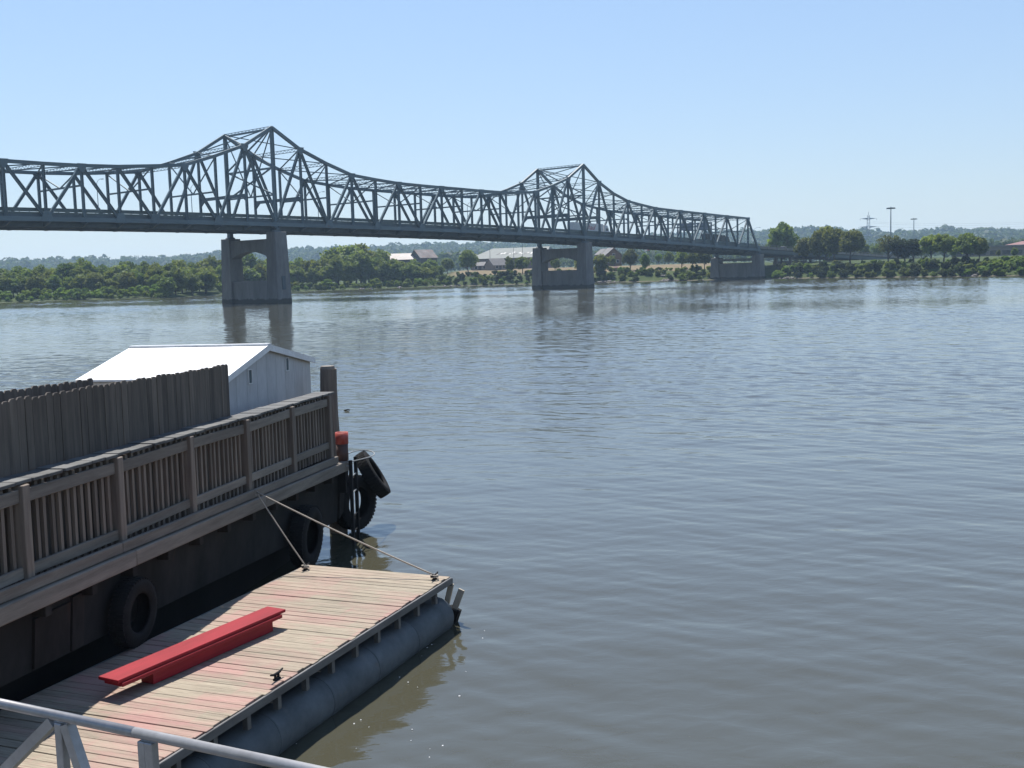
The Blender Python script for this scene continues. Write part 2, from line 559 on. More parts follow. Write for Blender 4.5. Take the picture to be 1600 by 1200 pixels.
UNIT_H = h_section('h_section_member', 'steel')
UNIT_BOX = MB().box((0, -.5, -.5), (1, .5, .5)).fix('box_member', 'steel')
UNIT_BOX_DARK = MB().box((0, -.5, -.5), (1, .5, .5)).fix('box_member_dark', 'steel_dark')


def member(name, parent, p, q, w, h, me, side):
    """bar from p to q; local y along `side` (w wide), local z across (h deep)"""
    p, q = V(p), V(q)
    d = q - p
    x = d.normalized()
    y = V(side) - x * x.dot(V(side))
    y.normalize()
    z = x.cross(y)
    L = d.length
    m = Matrix(((x.x * L, y.x * w, z.x * h, p.x), (x.y * L, y.y * w, z.y * h, p.y), (x.z * L, y.z * w, z.z * h, p.z), (0, 0, 0, 1)))
    return put(name, me, parent, m)


# ================================================================== RIVER AND FAR BANK
# shoreline, as (column, row) in the 1600x1200 frame on the water plane
SHORE = [(0, 473.5), (120, 469), (235, 465.5), (250, 466.5), (347, 461), (450, 456.3), (580, 451.5), (700, 447.5), (860, 443.3), (950, 441.4), (1110, 437.8), (1215, 435.6), (1400, 433.2), (1500, 432.2), (1600, 431)]
_sh = []
for x, y in SHORE:
    p = on_z(x, y, 0)
    _sh.append((math.atan2(p.x, p.y), math.hypot(p.x, p.y), x))
_saz = np.array([s[0] for s in _sh]); _sr = np.array([s[1] for s in _sh]); _sx = np.array([float(s[2]) for s in _sh])


def x2az(x):
    if x < 0: return _saz[0] + x / FOCAL * 0.85
    if x > 1600: return _saz[-1] + (x - 1600) / FOCAL * 0.85
    return float(np.interp(x, _sx, _saz))


def az2x(a):
    if a < _saz[0]: return (a - _saz[0]) * FOCAL / 0.85
    if a > _saz[-1]: return 1600 + (a - _saz[-1]) * FOCAL / 0.85
    return float(np.interp(a, _saz, _sx))


def shore_r(a):
    return float(np.interp(a, _saz, _sr))


def sm(t):
    t = min(1, max(0, t))
    return t * t * (3 - 2 * t)


SKYL = [(-400, 412), (0, 411), (100, 408), (200, 409), (250, 407), (330, 400), (450, 393), (520, 390), (600, 387), (672, 382.5), (720, 383.5), (747, 382), (837, 381), (900, 377), (1000, 372), (1100, 367), (1200, 363.5), (1260, 361), (1330, 364.5), (1400, 366), (1440, 364), (1500, 362), (1560, 364), (1600, 365), (2000, 370)]
HILL_D = 1750.0


def hill_top(x):
    y = float(np.interp(x, [s[0] for s in SKYL], [s[1] for s in SKYL]))
    x = min(1600, max(0, x))
    return at(x, y, 400 + HILL_D).z


def terrain(a, d):
    """ground height d metres behind the waterline in direction a"""
    x = az2x(a)
    right = sm((x - 640) / 90)
    park = sm((x - 1150) / 80)
    if d <= 0:
        return max(-2.0, d * 0.12)
    wb = 26 * (1 - right) + 16 * right
    top1 = 1.3 * (1 - right) + (4.0 + 0.6 * park) * right
    top2 = 2.2 * (1 - right) + (6.6 - 0.6 * park) * right
    z = top1 * sm(d / wb) ** 0.8 + (top2 - top1) * sm((d - wb) / 65)
    z += 0.25 * math.sin(a * 173 + d * 0.21) * sm(d / 6) * sm((60 - d) / 40)
    hz = hill_top(x) - 9 - top2
    z += max(0, hz) * sm((d - 850) / 900)
    return z


def bank(x, d, dz=0.0):
    a = x2az(x)
    r = shore_r(a) + d
    return V((math.sin(a) * r, math.cos(a) * r, terrain(a, d) + dz))


def make_ground():
    azs = np.linspace(math.radians(-62), math.radians(62), 420)
    ds = [-14, -4, 0, 0.8, 2, 4, 6, 8.5, 11, 14, 17, 21, 26, 32, 40, 50, 62, 76, 95, 130, 190, 280, 420, 600, 850, 980, 1110, 1240, 1370, 1500, 1630, 1750, 2000, 2500]
    vs_, cov = [], []
    for a in azs:
        x = az2x(a)
        r0 = shore_r(a)
        for d in ds:
            r = r0 + d + (math.sin(a * 410) * 0.8 + math.sin(a * 977) * 0.5 if -5 < d < 10 else 0)
            vs_.append((math.sin(a) * r, math.cos(a) * r, terrain(a, d)))
            dry = sm((x - 690) / 30) * sm((1150 - x) / 40) * sm((d - 17) / 4) * sm((110 - d) / 20)
            mud = sm((2.0 - d) / 1.2) * (0.5 + 0.5 * sm((x - 500) / 200))
            cov.append((dry, mud, 0, 1))
    nd = len(ds)
    fs = [(i * nd + j, (i + 1) * nd + j, (i + 1) * nd + j + 1, i * nd + j + 1) for i in range(len(azs) - 1) for j in range(nd - 1)]
    me = mesh_of('ground', vs_, [tuple(reversed(f)) for f in fs], 'ground', True)
    ca = me.color_attributes.new('cover', 'FLOAT_COLOR', 'POINT')
    ca.data.foreach_set('color', np.array(cov, dtype=np.float32).ravel())
    o = put('ground', me)
    tag(o, 'far river bank rising to low hills', kind='structure')
    bed = MB().add([(-2200, -300, -2.2), (2200, -300, -2.2), (2200, 900, -2.2), (-2200, 900, -2.2)], [(0, 1, 2, 3)]).build('river_bed', 'ground')
    tag(bed, 'muddy bed of the river', kind='structure')


make_ground()


def make_river():
    """wind ripples as real geometry: a grid that gets coarser with distance"""
    g = np.random.default_rng(21)
    az = np.linspace(math.radians(-35), math.radians(35), 560)
    cuts = [8.0]
    while cuts[-1] < 500:
        r = cuts[-1]
        cuts.append(r + (0.085 + 0.0009 * r if r < 150 else 0.22 + 0.0006 * (r - 150)))
    t = (np.array(cuts) - 8.0) / (cuts[-1] - 8.0)
    r1 = np.array([shore_r(a) + 3.0 for a in az])
    rr = 8.0 + (r1[:, None] - 8.0) * t[None, :]
    X = np.sin(az)[:, None] * rr
    Y = np.cos(az)[:, None] * rr
    Z = np.zeros_like(X)
    # calmer and rougher patches of water
    gust = np.zeros_like(X)
    for _ in range(9):
        kx, ky = g.normal() * 0.018, g.normal() * 0.05
        gust += np.sin(kx * X + ky * Y + g.uniform(0, 6.28)) / 3.0
    gust = np.clip(0.85 + 0.42 * gust, 0.3, 1.5)
    n = 34
    for i in range(n):
        lam = 0.30 * (4.6 / 0.30) ** (i / (n - 1))
        th = math.radians(-112) + g.normal() * 0.6        # heading of the wave
        k = 2 * math.pi / lam
        amp = 0.0175 / k * g.uniform(0.7, 1.3)
        if lam > 1.8: amp *= 0.6
        if lam < 0.9: amp *= 1.3
        ph = k * (math.cos(th) * X + math.sin(th) * Y) + g.uniform(0, 6.28)
        sn = np.sin(ph + 0.35 * np.sin(ph * 0.31 + i))
        Z += amp * (sn + 0.25 * np.cos(2 * ph))
    Z *= gust
    Z *= np.interp(rr, [0, 25, 80, 160, 300, 600], [1.6, 1.25, 0.8, 0.8, 1.15, 1.2])
    Z *= np.clip((r1[:, None] + 2 - rr) / 10.0, 0.2, 1.0)
    na, nr = X.shape
    co = np.stack([X, Y, Z], 2).reshape(-1, 3)
    idx = np.arange(na * nr).reshape(na, nr)
    q = np.stack([idx[:-1, :-1], idx[1:, :-1], idx[1:, 1:], idx[:-1, 1:]], 2).reshape(-1, 4)[:, ::-1]
    base = len(co)
    flat = np.array([(-2200, -300, -0.3), (2200, -300, -0.3), (2200, 900, -0.3), (-2200, 900, -0.3)], dtype=float)
    co = np.vstack([co, flat])
    q = np.vstack([q, [[base, base + 1, base + 2, base + 3]]])
    me = bpy.data.meshes.new('river')
    me.vertices.add(len(co)); me.vertices.foreach_set('co', co.ravel().astype(np.float32))
    me.loops.add(q.size); me.loops.foreach_set('vertex_index', q.ravel().astype(np.int32))
    me.polygons.add(len(q)); me.polygons.foreach_set('loop_start', np.arange(0, q.size, 4, dtype=np.int32))
    me.update(calc_edges=True)
    me.shade_smooth()
    me.materials.append(M['water'])
    print('river quads', len(q))
    tag(put('river', me), 'wide blue grey river with small wind ripples', kind='structure')


make_river()

# ================================================================== TRUSS BRIDGE
PANEL, BW = 7.5, 17.68
B_AZ = math.radians(41.442)
BO = V((-51.501, 249.073, 0))
BD = V((math.sin(B_AZ), math.cos(B_AZ), 0))
BP = V((-math.cos(B_AZ), math.sin(B_AZ), 0))
K0, K1 = -14, 29
ZT = {-13: 28.05, -12: 28.05, -11: 28.05, -10: 28.05, -9: 28.1, -8: 28.15, -7: 28.05, -6: 28.05, -5: 28.25, -4: 28.75, -3: 29.3, -2: 31.6, -1: 34.25, 0: 38.7, 1: 34.4, 2: 31.6, 3: 29.3, 4: 28.55, 5: 27.95, 6: 27.7, 7: 27.5, 8: 27.35, 9: 27.15, 10: 27.05, 11: 27.1, 12: 27.65, 13: 29.6, 14: 32.0, 15: 36.4, 16: 31.6, 17: 28.4, 18: 26.3, 19: 25.35, 20: 24.5, 21: 24.15, 22: 23.85, 23: 23.57, 24: 23.29, 25: 22.99, 26: 22.7, 27: 22.45, 28: 22.17}


def zb(k):
    if k <= 29:
        return 17.98 - 0.08635 * k - 0.004946 * k * k
    return 17.98 - 0.08635 * 29 - 0.004946 * 841 - 0.275 * (k - 29)


def bp(k, v, z):
    return BO + BD * (k * PANEL) + BP * v + V((0, 0, z))


def zc(k):          # bottom chord axis
    return zb(k) - 0.55


def make_bridge():
    root = empty('truss_bridge', Matrix.Translation(bp(0, BW / 2, 0)), 'long grey green steel cantilever truss bridge crossing the river', 'bridge')
    inv = Matrix.Translation(-bp(0, BW / 2, 0))
    T = lambda k, v, z: inv @ bp(k, v, z)
    bottoms = [k for k in range(K0, K1 + 1) if (k <= -5 and k % 2 != 0) or (-4 <= k <= 10 and k % 2 == 0) or (k >= 11 and k % 2 != 0)]
    for v in (0, BW):
        s = BP
        out = -0.42 if v == 0 else 0.42
        for k in range(K0 + 1, K1 - 1):           # top chord
            member('top_chord', root, T(k, v, ZT[k]), T(k + 1, v, ZT[k + 1]), 0.62, 0.66, UNIT_BOX, s)
        for k in range(K0, K1):
            member('bottom_chord', root, T(k, v, zc(k)), T(k + 1, v, zc(k + 1)), 0.6, 0.85, UNIT_BOX, s)
        for k in range(K0 + 1, K1):
            tower = k in (0, 15)
            member('vertical_post', root, T(k, v, zc(k)), T(k, v, ZT[k]), 0.5, 0.85 if tower else 0.46, UNIT_H, s)
        member('end_post', root, T(K1, v, zc(K1)), T(K1 - 1, v, ZT[K1 - 1]), 0.6, 0.62, UNIT_BOX, s)
        member('end_post', root, T(K0, v, zc(K0)), T(K0 + 1, v, ZT[K0 + 1]), 0.6, 0.62, UNIT_BOX, s)
        diag = []
        for k in range(K0 + 1, K1 - 1):
            if k == -5: diag.append((-5, 1, -4, 0))
            elif k == 10: diag.append((10, 1, 11, 0))
            elif k in bottoms: diag.append((k, 0, k + 1, 1))
            else: diag.append((k, 1, k + 1, 0))
        for a, ta, b, tb in diag:
            member('diagonal', root, T(a, v, ZT[a] if ta else zc(a)), T(b, v, ZT[b] if tb else zc(b)), 0.48, 0.56, UNIT_H, s)
        gp = MB().add([(-1.25, 0, -0.45), (1.25, 0, -0.45), (1.0, 0, 0.5), (0.5, 0, 1.45), (-0.5, 0, 1.45), (-1.0, 0, 0.5)], [(0, 1, 2, 3, 4, 5)])
        me = MB().prism(gp.v, (0, 0.05, 0)).fix('gusset_plate', 'steel')
        mt = MB().prism([(-0.95, 0, 0.4), (0.95, 0, 0.4), (0.85, 0, -0.35), (0.3, 0, -1.25), (-0.3, 0, -1.25), (-0.85, 0, -0.35)], (0, 0.05, 0)).fix('gusset_plate', 'steel')
        rot = Matrix(((BD.x, BP.x, 0, 0), (BD.y, BP.y, 0, 0), (0, 0, 1, 0), (0, 0, 0, 1)))
        for k in range(K0, K1 + 1):
            if k in bottoms:
                o = put('gusset_plate', me, root, Matrix.Translation(T(k, v + (-0.38 if v == 0 else 0.33), zc(k))) @ rot)
                if k in (0, 15): o.matrix_local = o.matrix_local @ Matrix.Diagonal((1.35, 1, 1.45, 1))
            elif k in ZT:
                put('gusset_plate', mt, root, Matrix.Translation(T(k, v + (-0.38 if v == 0 else 0.33), ZT[k])) @ rot)
    # cross bracing between the trusses
    lat = MB()
    L = BW
    for zz in (-0.32, 0.32):
        lat.box((0, -0.09, zz - 0.05), (L, 0.09, zz + 0.05))
    n = 26
    for i in range(n):
        a, b = i * L / n, (i + 1) * L / n
        lat.bar((a, 0, -0.3 if i % 2 else 0.3), (b, 0, 0.3 if i % 2 else -0.3), 0.05, 0.07)
    lat = lat.fix('lattice_strut', 'steel')
    for k in range(K0 + 1, K1):
        m = Matrix.Translation(T(k, 0, ZT[k] - 0.1)) @ Matrix(((BP.x, -BD.x, 0, 0), (BP.y, -BD.y, 0, 0), (0, 0, 1, 0), (0, 0, 0, 1)))
        put('lattice_strut', lat, root, m)
        zl = zb(k) + 6.0
        if k % 2 == 0 or k in (15,):
            member('sway_strut', root, T(k, 0, zl), T(k, BW, zl), 0.3, 0.34, UNIT_BOX, BD)
            mid = T(k, BW / 2, zl)
            zt = ZT[k] - 0.3
            if zt - zl > 2.2:
                for v in (0, BW):
                    member('sway_brace', root, T(k, v, zt), mid, 0.2, 0.2, UNIT_BOX, BD)
        if k in (0, 15):
            for z1, z2 in ((zl, zl + 6.2), (zl + 6.2, ZT[k])):
                member('sway_strut', root, T(k, 0, z2 - 0.3), T(k, BW, z2 - 0.3), 0.35, 0.4, UNIT_BOX, BD)
                member('sway_brace', root, T(k, 0, z1), T(k, BW, z2), 0.28, 0.3, UNIT_BOX, BD)
                member('sway_brace', root, T(k, BW, z1), T(k, 0, z2), 0.28, 0.3, UNIT_BOX, BD)
            pts = [(0, -1.6), (1.6, -0.35), (BW - 1.6, -0.35), (BW, -1.6), (BW, 0.35), (0, 0.35)]
            for dk in (-1, 1):
                kk = k + dk
                z0 = zb(kk) + 5.6
                MB().prism([T(kk, v, z0 + z) for v, z in pts], tuple(BD * 0.3)).build('portal_beam', 'steel', root)
    for k in range(K0 + 1, K1 - 1):
        member('top_lateral', root, T(k, 0, ZT[k]), T(k + 1, BW, ZT[k + 1]), 0.22, 0.24, UNIT_BOX, (0, 0, 1))
        member('top_lateral', root, T(k, BW, ZT[k]), T(k + 1, 0, ZT[k + 1]), 0.22, 0.24, UNIT_BOX, (0, 0, 1))
    # floor system
    for k in range(K0, K1 + 1):
        MB().prism([T(k, -0.9, zb(k) - 1.0), T(k, -0.9, zb(k) - 1.2), T(k, 1.2, zb(k) - 1.95), T(k, BW - 1.2, zb(k) - 1.95), T(k, BW + 0.9, zb(k) - 1.2), T(k, BW + 0.9, zb(k) - 1.0)], tuple(BD * 0.35)).build('floor_beam', 'steel_dark', root)
    ks = list(range(K0, K1 + 1))

    def strip(name, v0, v1, z0, z1, material):
        b = MB()
        for k in ks:
            b.v += [tuple(T(k, v0, zb(k) + z0)), tuple(T(k, v1, zb(k) + z0)), tuple(T(k, v1, zb(k) + z1)), tuple(T(k, v0, zb(k) + z1))]
        for i in range(len(ks) - 1):
            for j in range(4):
                a, c = i * 4 + j, i * 4 + (j + 1) % 4
                b.f.append((a, c, c + 4, a + 4))
        b.f += [(3, 2, 1, 0), tuple(4 * (len(ks) - 1) + j for j in range(4))]
        return b.build(name, material, root)

    strip('deck_slab', 0.9, BW - 0.9, -0.25, 0.0, 'asphalt')
    for v in (1.6, 4.4, 7.3, 10.2, 13.1, 15.8):
        strip('stringer', v, v + 0.25, -1.9, -0.253, 'steel_dark')
    for v0 in (0.6, BW - 0.85):
        strip('curb', v0, v0 + 0.25, -0.9, 0.35, 'steel_dark')
    for v in (0.62, BW - 0.75):
        for k in range(K0, K1):
            b = MB()
            for z0, z1 in ((-0.15, 0.78), (0.84, 1.55)):
                b.hexa([T(k + 0.004, v, zb(k) + z0), T(k + 0.996, v, zb(k + 1) + z0), T(k + 0.996, v + 0.13, zb(k + 1) + z0), T(k + 0.004, v + 0.13, zb(k) + z0)],
                       [T(k + 0.004, v, zb(k) + z1), T(k + 0.996, v, zb(k + 1) + z1), T(k + 0.996, v + 0.13, zb(k + 1) + z1), T(k + 0.004, v + 0.13, zb(k) + z1)])
            for i in range(4):
                q = k + (i + 0.5) / 4
                zq = zb(q)
                b.bar(T(q, v + 0.2, zq + 0.3), T(q, v + 0.2, zq + 1.55), 0.14, 0.14)
            b.build('barrier_panel', 'barrier', root)
    # lamps along the deck
    return root


bridge = make_bridge()


def make_pier(k, label, webz, arch=True):
    z_top = zb(k) - 1.95 - 1.15
    root = empty('bridge_pier', Matrix.Translation(bp(k, BW / 2, 0)) @ Matrix(((BD.x, BP.x, 0, 0), (BD.y, BP.y, 0, 0), (0, 0, 1, 0), (0, 0, 0, 1))), label, 'pier', 'concrete piers of the truss bridge')
    hb, ht = 2.0, 1.6      # half thickness at base / top
    for s in (-1, 1):
        c = s * BW / 2
        o0, o1 = (c + s * 2.0), (c + s * 1.5)
        i0, i1 = (c - s * 2.2), (c - s * 1.7)
        zt = z_top + (0.9 if s < 0 else 0)
        lo = lambda h, a, b, z: [(-h, min(a, b), z), (h, min(a, b), z), (h, max(a, b), z), (-h, max(a, b), z)]
        MB().hexa(lo(hb, o0, i0, -2.1), lo(ht, o1, i1, zt)).build('leg', 'concrete', root, bevel=0.08)
        # bearing: waisted rocker
        zz = zb(k) - 1.0
        prof = [(0.95, zt), (0.95, zt + 0.2), (0.5, zt + 0.45), (0.42, (zt + zz) / 2), (0.55, zz - 0.35), (1.0, zz)]
        b = MB()
        b.prism([(r, c - 0.6, z) for r, z in prof] + [(-r, c - 0.6, z) for r, z in reversed(prof)], (0, 1.2, 0))
        b.build('bearing', 'steel_dark', root)
    # web wall and arched cross beam between the legs
    y0, y1 = -BW / 2 + 1.75, BW / 2 - 1.75
    MB().box((-1.3, y0 - 0.2, -2.1), (1.3, y1 + 0.2, webz)).build('web_wall', 'concrete', root)
    if arch:
        zs = z_top - 4.9
        pts = []
        n = 14
        for i in range(n + 1):
            t = i / n
            y = y0 - 0.2 + (y1 - y0 + 0.4) * t
            pts.append((-1.25, y, zs + 1.7 * math.sin(math.pi * t) ** 0.75))
        MB().prism(pts + [(-1.25, y1 + 0.2, z_top - 0.55), (-1.25, y0 - 0.2, z_top - 0.55)], (2.5, 0, 0)).build('cross_beam', 'concrete', root)
    else:
        MB().box((-1.2, y0 - 0.2, z_top - 1.3), (1.2, y1 + 0.2, z_top - 0.4)).build('cross_beam', 'concrete', root)
    return root


p1 = make_pier(0, 'nearest concrete bridge pier with an arched opening, under the tallest truss peak', 5.0)
p2 = make_pier(15, 'middle concrete bridge pier with an arched opening, under the second truss peak', 5.4)
p3 = make_pier(29, 'solid concrete bridge pier at the far right end of the truss', 6.2, False)
p4 = make_pier(-14, 'concrete bridge pier beyond the left edge of the view', 5.0)
# wall slot and warning boards on the near pier
MB().box((-0.55, -BW / 2 - 2.02, 3.0), (0.35, -BW / 2 - 1.84, 6.0)).build('dark_slot', 'steel_dark', p1)

# approach viaduct
ap = empty('approach_viaduct', Matrix.Translation(bp(29, BW / 2, 0)), 'low concrete and steel approach span leading from the truss to the right bank', 'viaduct')
inv = Matrix.Translation(-bp(29, BW / 2, 0))
b = MB()
for k in range(29, 56, 2):
    k2 = k + 2
    f = lambda q: 0.06 if q == 29 else 0
    b.hexa([inv @ bp(k + f(k), 0.4, zb(k) - 0.3), inv @ bp(k2, 0.4, zb(k2) - 0.3), inv @ bp(k2, BW - 0.4, zb(k2) - 0.3), inv @ bp(k + f(k), BW - 0.4, zb(k) - 0.3)],
           [inv @ bp(k + f(k), 0.4, zb(k)), inv @ bp(k2, 0.4, zb(k2)), inv @ bp(k2, BW - 0.4, zb(k2)), inv @ bp(k + f(k), BW - 0.4, zb(k))])
b.build('deck_slab', 'asphalt', ap)
for v in (0.7, 4.5, 8.5, 12.5, BW - 1.2):
    member('girder', ap, inv @ bp(29.08, v + 0.2, zb(29) - 0.95), inv @ bp(56, v + 0.2, zb(56) - 0.95), 0.4, 1.29, UNIT_BOX_DARK, BP)
for v in (0.35, BW - 0.65):
    for k in range(29, 56):
        q = MB()
        q.hexa([inv @ bp(k + 0.07, v, zb(k) + 0.002), inv @ bp(k + 1, v, zb(k + 1) + 0.002), inv @ bp(k + 1, v + 0.3, zb(k + 1) + 0.002), inv @ bp(k + 0.07, v + 0.3, zb(k) + 0.002)],
               [inv @ bp(k + 0.07, v, zb(k) + 0.9), inv @ bp(k + 1, v, zb(k + 1) + 0.9), inv @ bp(k + 1, v + 0.3, zb(k + 1) + 0.9), inv @ bp(k + 0.07, v + 0.3, zb(k) + 0.9)])
        for i in range(5):
            s = k + 0.1 + i / 5
            q.bar(inv @ bp(s, v + 0.1, zb(s) + 0.7), inv @ bp(s, v + 0.1, zb(s) + 1.5), 0.09, 0.09)
        q.bar(inv @ bp(k + 0.07, v + 0.1, zb(k) + 1.5), inv @ bp(k + 1, v + 0.1, zb(k + 1) + 1.5), 0.12, 0.12)
        q.build('parapet', 'brown_concrete', ap)
for k in (33, 37, 41, 45, 49):
    for v in (2.5, 8.8, 15.2):
        MB().bar(inv @ bp(k, v, 0.5), inv @ bp(k, v, zb(k) - 2.3), 1.0, 1.2, up=BD).build('column', 'brown_concrete', ap)
    MB().bar(inv @ bp(k, 0.6, zb(k) - 1.95), inv @ bp(k, BW - 0.6, zb(k) - 1.95), 1.3, 0.7).build('cap_beam', 'brown_concrete', ap)
MB().bar(inv @ bp(34.6, 1.5, 3.8), inv @ bp(34.6, BW - 1.5, 3.8), 0.9, 5.4).build('end_wall', 'brown_concrete', ap)

# ================================================================== BARGE, RAILING, FENCES, SHED
BA = V((0.17927615, 0.98365824, -0.01662941))       # toward the bow
BV = V((-0.98379427, 0.17930094, 0.0))
BWv = V((0.00298167, 0.01635992, 0.99986172))
BORG = V((-3.482, 23.032, 1.716))
BS = 1.03          # metres per unit of the barge drawing
BM = Matrix(((BA.x * BS, BV.x * BS, BWv.x * BS, BORG.x), (BA.y * BS, BV.y * BS, BWv.y * BS, BORG.y), (BA.z * BS, BV.z * BS, BWv.z * BS, BORG.z), (0, 0, 0, 1)))
AL = -17.0      # stern end, beyond the frame


def dk(a):      # the deck edge climbs a little toward the stern
    return -0.02 * a


barge = empty('barge', BM.copy(), 'dark old steel work barge moored at left with timber deck edge', 'barge')


def edge_beam(name, a0, a1, v0, v1, w0, w1, material, seg=1, bev=0.012):
    ob = None
    st = (a1 - a0) / seg
    for i in range(seg):
        x0, x1 = a0 + i * st + 0.004, a0 + (i + 1) * st - 0.004
        ob = MB().hexa([(x0, v0, w0 + dk(x0)), (x1, v0, w0 + dk(x1)), (x1, v1, w0 + dk(x1)), (x0, v1, w0 + dk(x0))],
                       [(x0, v0, w1 + dk(x0)), (x1, v0, w1 + dk(x1)), (x1, v1, w1 + dk(x1)), (x0, v1, w1 + dk(x0))]).build(name, material, barge, bevel=bev)
    return ob


edge_beam('edge_beam', AL, 0.0, 0.0, 0.14, -0.17, 0.035, 'old_wood', 4)
edge_beam('toe_board', AL, -0.46, 0.05, 0.11, 0.045, 0.185, 'old_wood', 4)
edge_beam('deck', AL, -0.02, 0.145, 6.2, -0.16, 0.03, 'old_wood')
hl = [(AL, -0.45), (-10.4, -0.73), (-6.1, -0.92), (-2.9, -1.08), (-0.1, -1.2)]
hb_ = MB()
for a, wl in hl:
    hb_.v += [(a, 0.2, -0.175 + dk(a)), (a, 0.26, wl), (a, 0.75, wl - 0.05), (a, 0.75, -0.175 + dk(a))]
for i in range(len(hl) - 1):
    for j in range(4):
        c0, c1 = i * 4 + j, i * 4 + (j + 1) % 4
        hb_.f.append((c0, c1, c1 + 4, c0 + 4))
hb_.f += [(0, 1, 2, 3), (19, 18, 17, 16)]
hb_.build('hull_side', 'hull', barge)
MB().prism([(a_, 0.76 + 0.0, w_) for a_, w_ in ((AL, -2.7), (-2.9, -2.7), (-1.5, -2.0), (-0.6, -1.35), (-0.12, -1.22), (-0.12, -0.17), (AL, 0.1))], (0, 5.2, 0)).build('hull', 'hull_black', barge)
for a0, a1, w0, w1 in ((-10.45, -9.75, -0.70, -0.12), (-9.7, -9.45, -0.74, -0.08)):
    MB().hexa([(a0, 0.222, w0), (a1, 0.222, w0), (a1, 0.25, w0), (a0, 0.25, w0)], [(a0, 0.172, w1), (a1, 0.172, w1), (a1, 0.25, w1), (a0, 0.25, w1)]).build('hull_plate', 'hull_patch' if a0 < -9 and a0 > -11 else 'hull', barge)
a = -0.9
while a > -14:
    MB().box((a - 0.06, 0.03, -0.30 + dk(a)), (a + 0.06, 0.5, -0.172 + dk(a))).build('joist_end', 'hull_patch', barge, bevel=0.008)
    a -= 0.95
MB().box((-0.1, 0.05, -0.62), (-0.02, 6.0, -0.175)).build('bow_plate', 'hull', barge)
MB().hexa([(-0.019, 0.24, -1.18), (0.72, 0.34, -1.05), (0.72, 1.6, -1.05), (-0.019, 1.6, -1.18)], [(-0.019, 0.18, -0.18), (0.80, 0.28, -0.25), (0.80, 1.6, -0.25), (-0.019, 1.6, -0.18)]).build('bow_stem', 'hull', barge)

# ---- wooden railing along the barge edge
rail = empty('wooden_railing', BM.copy(), 'weathered grey timber railing with balusters along the barge edge', 'railing')
WC = 1.47
for i in range(7):
    a = -0.62 - 1.985 * i
    MB().box((a - 0.065, 0.055 + 0.06, 0.03 + dk(a)), (a + 0.065, 0.38, WC - 0.045)).build('post', 'post_wood', rail, bevel=0.008)
    if i < 6:
        x0, x1 = a - 1.985 + 0.07, a - 0.07
        for w0, w1, v0 in ((WC - 0.25, WC - 0.10, 0.16), (0.38, 0.51, 0.16)):
            t = rnd.uniform(-0.015, 0.015)
            MB().hexa([(x0, v0, w0 + t), (x1, v0, w0 - t), (x1, v0 + 0.045, w0 - t), (x0, v0 + 0.045, w0 + t)], [(x0, v0, w1 + t), (x1, v0, w1 - t), (x1, v0 + 0.045, w1 - t), (x0, v0 + 0.045, w1 + t)]).build('rail', 'old_wood', rail, bevel=0.006)
        nb = 12
        for j in range(nb):
            c = x0 + (j + 0.5) * (x1 - x0) / nb + rnd.uniform(-0.012, 0.012)
            l_ = rnd.uniform(-0.01, 0.01)
            MB().hexa([(c - 0.027 + l_, 0.207, 0.2), (c + 0.027 + l_, 0.207, 0.2), (c + 0.027 + l_, 0.247, 0.2), (c - 0.027 + l_, 0.247, 0.2)], [(c - 0.027, 0.207, WC - 0.06), (c + 0.027, 0.207, WC - 0.06), (c + 0.027, 0.247, WC - 0.06), (c - 0.027, 0.247, WC - 0.06)]).build('baluster', 'post_wood', rail)
a = -0.5
while a > -4.4:         # dark boards closing the railing in front of the shed
    MB().box((a - 0.14, 0.44, 0.04), (a, 0.462, WC - 0.05)).build('backing_board', 'hull', rail)
    a -= 0.145
a = -0.36
while a > -13.6:
    wd = rnd.uniform(0.275, 0.30)
    t, s = rnd.uniform(-0.006, 0.012), rnd.uniform(-0.02, 0.025)
    MB().box((a - wd, 0.14 + s, WC - 0.04 + t), (a, 0.53, WC + t)).build('cap_plank', 'shaded_cap_wood', rail, bevel=0.005)
    a -= wd + rnd.uniform(0.012, 0.02)


def picket_fence(name, label, v, a_from, a_to, wtop, wbot, front):
    root = empty(name, BM.copy(), label, 'fence', 'picket fences on the barge')
    for w in (wbot + 0.25, (wbot + wtop) / 2, wtop - 0.3):
        MB().box((a_from, v + 0.022, w), (a_to, v + 0.06, w + 0.09)).build('fence_rail', 'old_wood', root)
    a = a_to
    while a - 0.14 > a_from:
        wd = rnd.uniform(0.128, 0.142)
        h = wtop + rnd.uniform(-0.014, 0.014)
        e = 0.03
        le, tz = rnd.uniform(-0.006, 0.006), rnd.uniform(-0.007, 0.007)
        poly = [(a - wd + le, v + tz, wbot), (a + le, v + tz, wbot), (a, v + tz, h - e), (a - e, v + tz, h), (a - wd + e, v + tz, h), (a - wd, v + tz, h - e)]
        MB().prism(poly, (0, 0.02, 0)).build('picket', 'picket_wood', root)
        a -= wd + rnd.uniform(0.001, 0.012)
    return root


picket_fence('picket_fence', 'tall dog eared picket fence standing behind the railing in front of the white shed', 0.56, -14.5, -4.28, 2.32, 0.05, True)
picket_fence('picket_fence', 'second row of pickets peeking over the front fence beside the white roof', 1.25, -14.5, -7.2, 2.34, 0.05, False)

